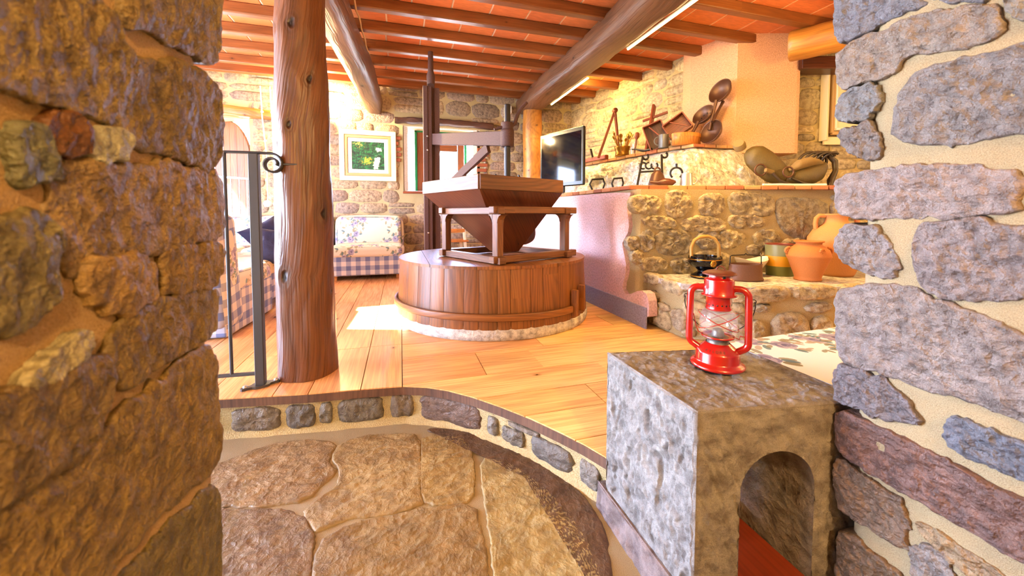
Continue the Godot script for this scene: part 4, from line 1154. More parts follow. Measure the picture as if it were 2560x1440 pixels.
func build_shelf_things():
	# television on the far end of the shelf
	var tv := thing("television", "dark flat television turned towards the sofas at the far end of the shelf", "television", Vector3(1.95, 1.106, -4.45))
	var a := Vector3(1.806, 0, -4.833)
	var b := Vector3(2.084, 0, -4.117)
	var ex := (b - a).normalized()
	var n := Vector3.UP.cross(ex) * -1.0
	if n.x > 0: n = -n
	var c := (a + b) / 2 + Vector3(0, 1.57, 0)
	var l := a.distance_to(b)
	var B := Basis(ex, Vector3.UP, ex.cross(Vector3.UP))
	var m := MB.new()
	m.box(c - n * 0.035, Vector3(l, 0.70, 0.05), B, 0.012)
	m.box(c - n * 0.075, Vector3(l * 0.6, 0.4, 0.05), B, 0.02)
	part("casing", m, M.black, tv)
	m = MB.new()
	m.box(c - n * 0.0085, Vector3(l - 0.07, 0.60, 0.004), B, 0.0)
	part("screen", m, M.screen, tv)
	m = MB.new()
	m.box(c + Vector3(0, -0.40, 0) - n * 0.03, Vector3(0.12, 0.12, 0.04), B, 0.01)
	m.box(c + Vector3(0, -0.455, 0) - n * 0.02, Vector3(0.48, 0.018, 0.2), B, 0.008)
	part("stand", m, M.black, tv)
	# ladles
	ladle("upper copper ladle, leaning high against the chimney", Vector3(3.40, 2.23, -3.44), Vector3(-0.93, 0.3, 0.08), 0.135, Vector3(3.30, 1.80, -3.47), false)
	ladle("middle copper ladle with small holes, leaning to the left", Vector3(3.30, 2.0, -3.57), Vector3(-0.85, 0.5, 0.1), 0.125, Vector3(3.14, 1.70, -3.60), true)
	ladle("lowest copper ladle, its bowl resting on the ledge beside the round box", Vector3(3.27, 1.775, -3.42), Vector3(-0.93, 0.3, 0.1), 0.135, Vector3(3.46, 2.12, -3.45), false)
	# trough-shaped wooden boxes
	var deg := 0
	for k in [[Vector3(3.0, 1.815, -3.98), 0.22, 0.31, 0.35, "dark wooden trough box standing on edge behind the grey mug", -0.25], [Vector3(3.15, 1.90, -3.80), 0.26, 0.2, 0.6, "brown wooden trough box tilted on top of the round box", 0.1]]:
		var t := thing("trough_box", k[4], "box", Vector3(k[0].x, 1.642, k[0].z), "wooden trough boxes on the upper ledge")
		var BB := Basis(Vector3.UP, -0.75) * Basis(Vector3.BACK, k[3])
		var w: float = k[1]
		var h: float = k[2]
		for s in [[Vector3(-w / 2, 0, 0), Vector3(0.014, h, 0.12)], [Vector3(w / 2, 0, 0), Vector3(0.014, h, 0.12)], [Vector3(0, h / 2, 0), Vector3(w, 0.014, 0.12)], [Vector3(0, -h / 2, 0), Vector3(w, 0.014, 0.12)]]:
			m = MB.new()
			m.box(k[0] + BB * s[0], s[1], BB, 0.003)
			part("side_board", m, M.red_wood, t)
		m = MB.new()
		m.box(k[0] + BB * Vector3(0, 0, -0.055), Vector3(w, h, 0.012), BB, 0.002)
		part("bottom_board", m, M.hopper_dark if w < 0.25 else M.red_wood, t)
		m = MB.new()
		bar(m, k[0] + BB * Vector3(-0.04, h * 0.4, 0.07), k[0] + BB * Vector3(0.09, -h * 0.4, 0.07), 0.016, 0.016)
		part("bar", m, M.red_wood, t)
	var mg := thing("mug", "dull grey metal mug on the ledge beside the round box", "mug", Vector3(2.955, 1.642, -3.79))
	m = MB.new()
	m.lathe([Vector2(0.0, 0.0), Vector2(0.056, 0.0), Vector2(0.056, 0.15), Vector2(0.052, 0.15), Vector2(0.052, 0.01), Vector2(0.0, 0.01)], mg.position, 24)
	part("body", m, M.zinc, mg)
	m = MB.new()
	m.tube(arc(mg.position + Vector3(-0.05, 0.08, -0.03), Vector3(-0.8, 0, -0.5), Vector3.UP, 0.045, -PI / 2, PI / 2), 0.007, 8)
	part("handle", m, M.zinc, mg)
	var rb := thing("round_box", "round bentwood box with a lid on the upper ledge", "box", Vector3(3.10, 1.642, -3.59))
	m = MB.new()
	m.lathe([Vector2(0.0, 0.0), Vector2(0.175, 0.0), Vector2(0.175, 0.09)], rb.position, 40, Basis.IDENTITY, Vector2(1, 0.6))
	part("body", m, M.light_wood, rb)
	m = MB.new()
	m.lathe([Vector2(0.18, 0.085), Vector2(0.18, 0.125), Vector2(0.172, 0.13), Vector2(0.0, 0.13)], rb.position, 40, Basis.IDENTITY, Vector2(1, 0.6))
	part("lid", m, M.light_wood, rb)
	# brass mortar full of spoons
	var mo := thing("brass_pot", "brass pot crammed with brass spoons and ladles on the ledge", "pot", Vector3(2.86, 1.642, -4.50))
	m = MB.new()
	m.lathe([Vector2(0.0, 0.0), Vector2(0.095, 0.0), Vector2(0.09, 0.03), Vector2(0.085, 0.06), Vector2(0.1, 0.1), Vector2(0.105, 0.125), Vector2(0.097, 0.125), Vector2(0.08, 0.06), Vector2(0.0, 0.02)], mo.position, 28)
	part("body", m, M.brass, mo)
	var rg := RandomNumberGenerator.new()
	rg.seed = 61
	for i in 15:
		var an := rg.randf() * TAU
		var tilt := rg.randf_range(0.1, 0.62)
		var d := Vector3(cos(an) * sin(tilt), cos(tilt), sin(an) * sin(tilt))
		var o := mo.position + Vector3(cos(an) * 0.04, 0.06, sin(an) * 0.04)
		var ln := rg.randf_range(0.13, 0.23)
		var sp := thing("spoon", "brass spoon standing in the crammed brass pot", "spoon", o, "spoons in the brass pot")
		m = MB.new()
		m.tube([o, o + d * ln], 0.005, 6)
		part("stem", m, M.brass, sp)
		m = MB.new()
		m.lathe([Vector2(0.0, -0.034), Vector2(0.018, -0.02), Vector2(0.025, 0.0), Vector2(0.02, 0.02), Vector2(0.0, 0.034)], o + d * (ln + 0.025), 14, facing(d), Vector2(1, 0.35))
		part("bowl", m, M.brass, sp)
	var ja := thing("glass_jar", "clear glass jar beside the brass pot holding a wooden pestle", "jar", Vector3(2.93, 1.642, -4.33))
	m = MB.new()
	m.lathe([Vector2(0.0, 0.0), Vector2(0.05, 0.0), Vector2(0.052, 0.18), Vector2(0.048, 0.18), Vector2(0.046, 0.008), Vector2(0.0, 0.008)], ja.position, 24)
	part("body", m, M.glass, ja)
	var pe := thing("pestle", "wooden pestle with a round head in the glass jar", "pestle", Vector3(2.93, 1.66, -4.33))
	m = MB.new()
	m.tube([pe.position, pe.position + Vector3(0.03, 0.18, 0.0), pe.position + Vector3(0.035, 0.21, 0), pe.position + Vector3(0.04, 0.26, 0.0), pe.position + Vector3(0.045, 0.27, 0)], [0.015, 0.014, 0.03, 0.03, 0.012], 10)
	part("stick", m, M.red_wood, pe)
	# wooden compass, plane, upright board, shears
	var co := thing("wooden_compass", "large wooden pair of compasses standing open on the ledge", "compasses", Vector3(2.78, 1.642, -4.72))
	for e in [Vector3(2.66, 1.65, -4.78), Vector3(2.92, 1.65, -4.66)]:
		m = MB.new()
		bar(m, Vector3(2.87, 2.31, -4.71), e, 0.03, 0.035)
		part("leg", m, M.red_wood, co)
	m = MB.new()
	m.lathe([Vector2(0.0, -0.03), Vector2(0.035, -0.03), Vector2(0.035, 0.03), Vector2(0.0, 0.03)], Vector3(2.87, 2.30, -4.71), 14, facing(Vector3(-0.3, 0, 1)))
	part("hinge", m, M.red_wood, co)
	var pl := thing("wood_plane", "old wooden hand plane lying on the ledge next to the television", "plane", Vector3(2.72, 1.642, -5.0))
	m = MB.new()
	bar(m, Vector3(2.67, 1.67, -5.3), Vector3(2.78, 1.67, -4.75), 0.06, 0.055, 0.006)
	part("stock", m, M.red_wood, pl)
	m = MB.new()
	bar(m, Vector3(2.71, 1.67, -5.02), Vector3(2.70, 1.83, -5.08), 0.035, 0.012)
	part("blade", m, M.dark_iron, pl)
	var bo := thing("notched_board", "tall narrow wooden board with a peg leaning on the wall above the ledge", "board", Vector3(2.98, 1.642, -4.15))
	m = MB.new()
	bar(m, Vector3(2.95, 1.65, -4.10), Vector3(3.14, 2.26, -4.22), 0.03, 0.075)
	part("board", m, M.red_wood, bo)
	m = MB.new()
	bar(m, Vector3(3.0, 2.06, -4.26), Vector3(3.22, 2.14, -4.06), 0.03, 0.03)
	part("peg", m, M.red_wood, bo)
	var sh := thing("sheep_shears", "dark iron shears with red handles lying on the ledge", "shears", Vector3(2.95, 1.642, -4.18))
	for s in [-1, 1]:
		m = MB.new()
		m.tube([Vector3(2.93, 1.655, -4.0 + 0.02 * s), Vector3(2.93, 1.66, -4.12 + 0.03 * s), Vector3(2.90, 1.70, -4.26), Vector3(2.88, 1.71, -4.34 - 0.02 * s)], [0.018, 0.012, 0.01, 0.004], 8)
		part("blade", m, M.dark_iron, sh)
	# iron things on the hearth shelf
	var y := 1.104
	var st := thing("stirrups", "pair of black iron stirrups with straight treads on the shelf by the television", "stirrups", Vector3(2.2, y, -3.75))
	for k in [[Vector3(2.14, y, -3.86), 0.08], [Vector3(2.30, y, -3.70), 0.06]]:
		m = MB.new()
		var o: Vector3 = k[0]
		var r: float = k[1]
		m.tube([o + Vector3(-r * 0.6, 0.012, 0), o + Vector3(-r * 1.2, 0.10, 0), o + Vector3(-r * 0.8, 0.155, 0), o + Vector3(r * 0.9, 0.165, 0), o + Vector3(r * 1.15, 0.11, 0), o + Vector3(r * 0.7, 0.012, 0), o + Vector3(-r * 0.6, 0.012, 0)], 0.011, 8)
		part("loop", m, M.dark_iron, st)
	var wd := thing("wooden_batten", "flat wooden batten lying on the shelf in front of the television", "batten", Vector3(2.0, y, -3.8))
	m = MB.new()
	bar(m, Vector3(1.9, y + 0.012, -4.2), Vector3(2.16, y + 0.012, -3.5), 0.05, 0.022)
	part("batten", m, M.light_wood, wd)
	var an := thing("iron_trivet", "scrolled wrought iron trivet leaning on the rough hood", "trivet", Vector3(2.4, y, -3.25))
	for k in [[Vector3(2.21, y, -3.22), Vector3(2.40, 1.46, -3.40)], [Vector3(2.42, y, -3.10), Vector3(2.575, 1.475, -3.33)]]:
		m = MB.new()
		var o: Vector3 = k[1]
		var pp := [k[0], k[0].lerp(o, 0.5), o]
		pp.append_array(arc(o + Vector3(0.028, 0, 0.01), Vector3(-1, 0, -0.3), Vector3(0, 1, 0), 0.028, 0, -4.2, 12).slice(1))
		m.tube(pp, 0.011, 8)
		part("side_bar", m, M.dark_iron, an)
	m = MB.new()
	bar(m, Vector3(2.30, 1.29, -3.31), Vector3(2.49, 1.30, -3.21), 0.014, 0.018)
	part("cross_bar", m, M.dark_iron, an)
	for i in 3:
		m = MB.new()
		var o := Vector3(2.37 + 0.05 * i, 1.36, -3.345 + 0.022 * i)
		m.tube(arc(o, Vector3(0.9, 0, 0.4), Vector3.UP, 0.032, 0.5 + i, 5.2 + i, 14), 0.009, 6)
		part("scroll", m, M.dark_iron, an)
	var be := thing("cow_bell", "rusty brown cow bell standing under the iron trivet", "bell", Vector3(2.37, y, -3.12))
	m = MB.new()
	m.lathe([Vector2(0.095, 0.0), Vector2(0.09, 0.06), Vector2(0.06, 0.15), Vector2(0.03, 0.18), Vector2(0.0, 0.185)], be.position, 20, Basis.IDENTITY, Vector2(1, 0.7))
	m.tube(arc(be.position + Vector3(0, 0.18, 0), Vector3(1, 0, 0.2).normalized(), Vector3.UP, 0.03, 0, PI), 0.008, 6)
	part("body", m, M.copper, be)
	var fi := thing("flat_iron", "old charcoal flat iron with an arched handle on the shelf", "iron", Vector3(2.42, y, -2.92))
	m = MB.new()
	m.prism(resample(smooth_outline(PackedVector2Array([Vector2(-0.07, -0.045), Vector2(0.05, -0.045), Vector2(0.1, 0.0), Vector2(0.05, 0.045), Vector2(-0.07, 0.045)]), 1), 24), fi.position, Vector3(-0.8, 0, -0.6), Vector3(0.6, 0, -0.8), 0.0, 0.085)
	part("body", m, M.copper, fi)
	m = MB.new()
	m.tube(arc(fi.position + Vector3(0, 0.14, 0), Vector3(0.8, 0, 0.6), Vector3.UP, 0.05, -0.9, PI + 0.9, 18), 0.009, 8)
	m.tube([fi.position + Vector3(0, 0.19, 0), fi.position + Vector3(0, 0.225, 0)], 0.01, 8)
	part("handle", m, M.dark_iron, fi)
	var sl := thing("wooden_scoop", "dark wooden scoop lying beside the flat iron", "scoop", Vector3(2.30, y, -2.90))
	m = MB.new()
	m.tube([Vector3(2.20, y + 0.06, -3.0), Vector3(2.26, y + 0.055, -2.97), Vector3(2.30, y + 0.05, -2.95), Vector3(2.36, y + 0.05, -2.93), Vector3(2.40, y + 0.06, -2.90)], [0.012, 0.016, 0.045, 0.04, 0.01], 12)
	part("body", m, M.hopper_dark, sl)
	var cu := thing("tin_cup", "shiny tapered tin cup standing alone in the middle of the shelf", "cup", Vector3(2.49, y, -2.87))
	m = MB.new()
	m.lathe([Vector2(0.0, 0.0), Vector2(0.058, 0.0), Vector2(0.056, 0.01), Vector2(0.045, 0.13), Vector2(0.048, 0.135), Vector2(0.043, 0.13), Vector2(0.05, 0.01), Vector2(0.0, 0.008)], cu.position, 28)
	part("body", m, M.bright_metal, cu)
	m = MB.new()
	m.tube(arc(cu.position + Vector3(0.045, 0.07, 0.03), Vector3(0.8, 0, 0.5), Vector3.UP, 0.035, -PI / 2, PI / 2), 0.006, 8)
	part("handle", m, M.bright_metal, cu)
	# horse collar
	var hc := thing("horse_collar", "old green leather horse collar with straps and rings leaning on the hood", "horse collar", Vector3(3.4, y, -2.7))
	m = MB.new()
	pad(m, [Vector3(3.15, 1.475, -2.85), Vector3(3.19, 1.42, -2.80), Vector3(3.25, 1.345, -2.75), Vector3(3.32, 1.26, -2.70), Vector3(3.40, 1.20, -2.67), Vector3(3.47, 1.165, -2.66)], [0.07, 0.115, 0.125, 0.115, 0.085, 0.03], 0.075)
	part("side_pad", m, M.leather, hc)
	m = MB.new()
	pad(m, [Vector3(3.36, 1.175, -2.62), Vector3(3.45, 1.195, -2.60), Vector3(3.56, 1.22, -2.585), Vector3(3.68, 1.26, -2.58), Vector3(3.79, 1.33, -2.60)], [0.04, 0.085, 0.095, 0.085, 0.05], 0.07)
	part("side_pad", m, M.leather, hc)
	m = MB.new()
	pad(m, [Vector3(3.38, 1.265, -2.60), Vector3(3.46, 1.315, -2.585), Vector3(3.58, 1.345, -2.575), Vector3(3.72, 1.335, -2.575)], [0.025, 0.045, 0.045, 0.03], 0.05)
	part("felt_roll", m, M.felt, hc)
	m = MB.new()
	m.tube([Vector3(3.10, 1.49, -2.87), Vector3(3.07, 1.52, -2.86), Vector3(3.05, 1.535, -2.85)], [0.05, 0.055, 0.045], 14)
	part("top_knob", m, M.felt, hc)
	for k in [[Vector3(3.24, 1.465, -2.80), Vector3(3.33, 1.38, -2.74), Vector3(3.42, 1.27, -2.69), Vector3(3.50, 1.22, -2.64)], [Vector3(3.22, 1.24, -2.64), Vector3(3.26, 1.17, -2.60), Vector3(3.34, 1.13, -2.56), Vector3(3.47, 1.115, -2.5)], [Vector3(3.36, 1.19, -2.57), Vector3(3.45, 1.15, -2.54), Vector3(3.55, 1.12, -2.5), Vector3(3.7, 1.115, -2.46)]]:
		m = MB.new()
		m.tube(k, 0.013, 8)
		part("strap", m, M.leather_dark, hc)
	for k in 5:
		m = MB.new()
		m.tube(arc(Vector3(3.70 + k * 0.035, 1.33 + 0.012 * k, -2.66 + 0.02 * k), Vector3(0.75, 0.25, 0.2 + 0.1 * k).normalized(), Vector3(-0.3, 0.9, 0.1 * k).normalized(), 0.12 - k * 0.014, -0.6 + 0.3 * k, 3.4 + 0.2 * k, 18), 0.012, 7)
		part("strap", m, M.leather_dark, hc)
	m = MB.new()
	m.tube([Vector3(3.83, 1.43, -2.6), Vector3(3.89, 1.36, -2.57), Vector3(3.87, 1.27, -2.55), Vector3(3.80, 1.18, -2.54), Vector3(3.76, 1.115, -2.52)], [0.02, 0.026, 0.022, 0.03, 0.02], 9)
	part("strap", m, M.leather_dark, hc)
	for k in [[Vector3(3.325, 1.245, -2.575), 0.045], [Vector3(3.14, 1.27, -2.69), 0.05]]:
		m = MB.new()
		m.tube(arc(k[0], Vector3(0.9, 0, 0.3).normalized(), Vector3.UP, k[1], 0, TAU, 22), 0.008, 8, false)
		part("ring", m, M.copper, hc)
	m = MB.new()
	m.box(Vector3(3.19, 1.255, -2.645), Vector3(0.10, 0.035, 0.03), Basis(Vector3.BACK, -0.2), 0.006)
	part("buckle", m, M.felt, hc)
	var rp := thing("rope_end", "loose white rope end lying on the shelf under the collar", "rope", Vector3(3.3, y, -2.45))
	m = MB.new()
	m.tube([Vector3(2.95, y + 0.012, -2.50), Vector3(3.1, y + 0.014, -2.46), Vector3(3.2, y + 0.012, -2.43), Vector3(3.34, y + 0.013, -2.40), Vector3(3.45, y + 0.012, -2.34)], 0.012, 8)
	part("strand", m, M.white, rp)

# a flattened padded roll: half widths along a path, with one thickness
func pad(m: MB, path: Array, half: Array, thick: float):
	var P := []
	var n := 26
	for i in n + 1:
		var f := float(i) / n * (path.size() - 1)
		var k := mini(int(f), path.size() - 2)
		var c: Vector3 = path[k].lerp(path[k + 1], smoothstep(0, 1, f - k) * 0.3 + (f - k) * 0.7)
		var w: float = lerpf(half[k], half[k + 1], f - k)
		var e := sqrt(maxf(0.0, 1 - pow(absf(2.0 * i / n - 1), 6)))
		var t: Vector3 = (path[-1] - path[0]).normalized()
		var o := Vector3(-0.35, 0.1, 0.93)
		var sd := t.cross(o).normalized()
		o = sd.cross(t).normalized()
		var row := PackedVector3Array()
		for j in 25:
			var a := TAU * j / 24
			row.append(c + (sd * cos(a) * w + o * sin(a) * thick) * e + o * nse(c + sd * cos(a) * w, 9.0) * 0.006)
		P.append(row)
	m.grid(P, true, 1, 1, t_flip(path))

func t_flip(_p: Array) -> bool:
	return true

func build_bench_things():
	var y := 0.386
	var m := MB.new()
	var bp := thing("glazed_bowl", "black glazed footed bowl with a bamboo handle on the bench", "bowl", Vector3(2.235, y, -2.36))
	var o := bp.position
	var glaze := mat(Color(0.03, 0.03, 0.05), 0.12)
	m.lathe([Vector2(0.0, 0.0), Vector2(0.1, 0.0), Vector2(0.095, 0.02), Vector2(0.05, 0.045), Vector2(0.055, 0.06), Vector2(0.1, 0.09), Vector2(0.122, 0.12), Vector2(0.118, 0.145), Vector2(0.115, 0.165), Vector2(0.108, 0.165), Vector2(0.11, 0.12), Vector2(0.0, 0.07)], o, 36)
	part("body", m, glaze, bp)
	m = MB.new()
	m.lathe([Vector2(0.119, 0.138), Vector2(0.123, 0.142), Vector2(0.119, 0.146)], o, 36)
	m.lathe([Vector2(0.1, 0.008), Vector2(0.104, 0.012), Vector2(0.098, 0.018)], o, 36)
	part("gold_band", m, M.brass, bp)
	m = MB.new()
	var mo := o + Vector3(-0.035, 0.118, 0.118)
	for i in 8: m.lathe([Vector2(0.012, 0), Vector2(0.009, 0.007), Vector2(0, 0.009)], mo + Vector3(cos(i * TAU / 8) * 0.015, sin(i * TAU / 8) * 0.015, 0), 8, facing(Vector3(-0.3, 0, 1)))
	part("flower", m, M.brass, bp)
	m = MB.new()
	m.tube([o + Vector3(-0.1, 0.15, -0.03), o + Vector3(-0.105, 0.23, -0.03), o + Vector3(-0.085, 0.285, -0.02), o + Vector3(-0.045, 0.31, -0.01), o + Vector3(0.02, 0.315, 0.0), o + Vector3(0.065, 0.295, 0.02), o + Vector3(0.095, 0.25, 0.03), o + Vector3(0.1, 0.15, 0.03)], 0.013, 10)
	part("bamboo_handle", m, mat(Color(0.72, 0.55, 0.26), 0.4), bp)
	# copper pot
	var cp := thing("copper_pot", "low oval rusty copper pot with a wire bail handle", "pot", Vector3(2.43, y, -2.18))
	o = cp.position
	m = MB.new()
	m.lathe([Vector2(0.0, 0.0), Vector2(0.118, 0.0), Vector2(0.121, 0.01), Vector2(0.112, 0.025), Vector2(0.108, 0.115), Vector2(0.113, 0.12), Vector2(0.106, 0.12), Vector2(0.102, 0.02), Vector2(0.0, 0.015)], o, 40, Basis(Vector3.UP, -0.3), Vector2(1.05, 0.7))
	part("body", m, mat(Color(0.50, 0.32, 0.20), 0.6, M.iron.albedo_texture, Vector3.ONE * 6, true), cp)
	m = MB.new()
	var hx := Vector3(cos(-0.3), 0, sin(0.3))
	m.tube([o - hx * 0.115 + Vector3(0, 0.11, 0), o - hx * 0.112 + Vector3(0, 0.175, 0), o - hx * 0.10 + Vector3(0, 0.182, 0), o - hx * 0.01 + Vector3(0, 0.186, 0), o + Vector3(0, 0.196, 0), o + hx * 0.01 + Vector3(0, 0.186, 0), o + hx * 0.10 + Vector3(0, 0.182, 0), o + hx * 0.112 + Vector3(0, 0.175, 0), o + hx * 0.115 + Vector3(0, 0.11, 0)], 0.0035, 6)
	part("bail", m, M.dark_iron, cp)
	# white bowl
	var wb := thing("white_bowl", "white ceramic bowl with a wavy rim behind the copper pot", "bowl", Vector3(2.655, y, -2.33))
	m = MB.new()
	var P := []
	for q in [Vector2(0.0, 0.0), Vector2(0.06, 0.0), Vector2(0.07, 0.012), Vector2(0.11, 0.06), Vector2(0.155, 0.115), Vector2(0.17, 0.14), Vector2(0.16, 0.14), Vector2(0.1, 0.06), Vector2(0.0, 0.02)]:
		var row := PackedVector3Array()
		for j in 49:
			var a := TAU * j / 48
			var wv: float = 1 + 0.05 * cos(a * 6) * q.y / 0.14
			row.append(wb.position + Vector3(q.x * cos(a) * wv * 0.9, q.y * 0.95 * (1 + 0.12 * cos(a * 2) * q.y / 0.14), -q.x * sin(a) * wv * 0.5))
		P.append(row)
	m.grid(P, true)
	part("body", m, mat(Color(0.92, 0.87, 0.76), 0.2), wb)
	# tin
	var tn := thing("painted_tin", "cylindrical tin painted in olive and yellow bands", "tin", Vector3(2.90, y, -2.29))
	o = tn.position
	var bands := [[0.0, 0.075, Color(0.42, 0.43, 0.20), "lower_band"], [0.075, 0.155, Color(0.82, 0.58, 0.10), "yellow_band"], [0.155, 0.245, Color(0.50, 0.50, 0.34), "upper_band"]]
	for b in bands:
		m = MB.new()
		m.lathe([Vector2(0.092 + 0.012 * b[0] / 0.245, b[0]), Vector2(0.092 + 0.012 * b[1] / 0.245, b[1])], o, 40)
		part(b[3], m, mat(b[2], 0.35), tn)
	m = MB.new()
	m.lathe([Vector2(0.104, 0.243), Vector2(0.107, 0.247), Vector2(0.102, 0.25), Vector2(0.099, 0.24), Vector2(0.09, 0.01), Vector2(0.0, 0.01)], o, 40)
	part("inside", m, mat(Color(0.45, 0.17, 0.10), 0.4), tn)
	# terracotta jar
	var clay := mat(Color(0.78, 0.47, 0.21), 0.75, M.mortar.albedo_texture, Vector3.ONE * 3, true)
	var tj := thing("terracotta_jar", "orange terracotta jar with small ears and a raised flower", "jar", Vector3(2.87, y, -2.05))
	o = tj.position
	m = MB.new()
	m.lathe([Vector2(0.0, 0.0), Vector2(0.083, 0.0), Vector2(0.085, 0.012), Vector2(0.08, 0.02), Vector2(0.084, 0.035), Vector2(0.12, 0.14), Vector2(0.133, 0.17), Vector2(0.138, 0.178), Vector2(0.134, 0.186), Vector2(0.133, 0.195), Vector2(0.122, 0.225), Vector2(0.09, 0.252), Vector2(0.077, 0.262), Vector2(0.078, 0.275), Vector2(0.092, 0.282), Vector2(0.09, 0.29), Vector2(0.07, 0.287), Vector2(0.065, 0.25), Vector2(0.11, 0.2), Vector2(0.0, 0.05)], o, 48)
	part("body", m, clay, tj)
	var ax := Vector3(0.85, 0, 0.53)
	for s in [-1, 1]:
		m = MB.new()
		m.tube(arc(o + ax * s * 0.122 + Vector3(0, 0.215, 0), ax * s, Vector3.UP, 0.024, -1.5, 1.7, 12), 0.009, 8)
		part("ear", m, clay, tj)
	m = MB.new()
	var fc := o + Vector3(-0.03, 0.222, 0.115)
	for i in 6: m.lathe([Vector2(0.012, 0), Vector2(0.009, 0.006), Vector2(0, 0.008)], fc + Vector3(cos(i * 1.05) * 0.016, sin(i * 1.05) * 0.013, 0), 8, facing(Vector3(-0.3, 0.4, 1)))
	part("flower", m, clay, tj)
	# big jar
	var clay2 := mat(Color(0.83, 0.57, 0.33), 0.8, M.mortar.albedo_texture, Vector3.ONE * 3, true)
	var bj := thing("terracotta_jug", "tall pale terracotta amphora with two handles half hidden by the right pier", "amphora", Vector3(3.31, y, -2.16))
	o = bj.position
	m = MB.new()
	m.lathe([Vector2(0.0, 0.0), Vector2(0.115, 0.0), Vector2(0.125, 0.02), Vector2(0.16, 0.12), Vector2(0.185, 0.22), Vector2(0.18, 0.3), Vector2(0.14, 0.37), Vector2(0.085, 0.405), Vector2(0.072, 0.43), Vector2(0.07, 0.455), Vector2(0.085, 0.475), Vector2(0.09, 0.485), Vector2(0.078, 0.487), Vector2(0.06, 0.44), Vector2(0.0, 0.1)], o, 48)
	part("body", m, clay2, bj)
	for s in [-1, 1]:
		m = MB.new()
		var q: Vector3 = Vector3(0.88, 0, 0.47) * s
		m.tube([o + q * 0.08 + Vector3(0, 0.47, 0), o + q * 0.12 + Vector3(0, 0.472, 0), o + q * 0.14 + Vector3(0, 0.45, 0), o + q * 0.145 + Vector3(0, 0.41, 0), o + q * 0.14 + Vector3(0, 0.365, 0)], 0.017, 10)
		part("handle", m, clay2, bj)
	# quilt-covered seat behind the block
	var da := thing("floral_pouf", "wide flat seat in pale floral cloth beside the stone block", "pouf", Vector3(1.85, 0, -0.98))
	m = MB.new()
	var QB := Basis(Vector3.UP, 0.04)
	m.soft(Vector3(1.95, 0.26, -1.02), Vector3(1.46, 0.14, 0.58), 0.035, QB, 1.4, 0.006)
	part("cushion", m, M.floral_pale, da)
	m = MB.new()
	m.soft(Vector3(1.95, 0.11, -1.02), Vector3(1.44, 0.2, 0.56), 0.02, QB, 8.0)
	part("skirt", m, M.check, da)

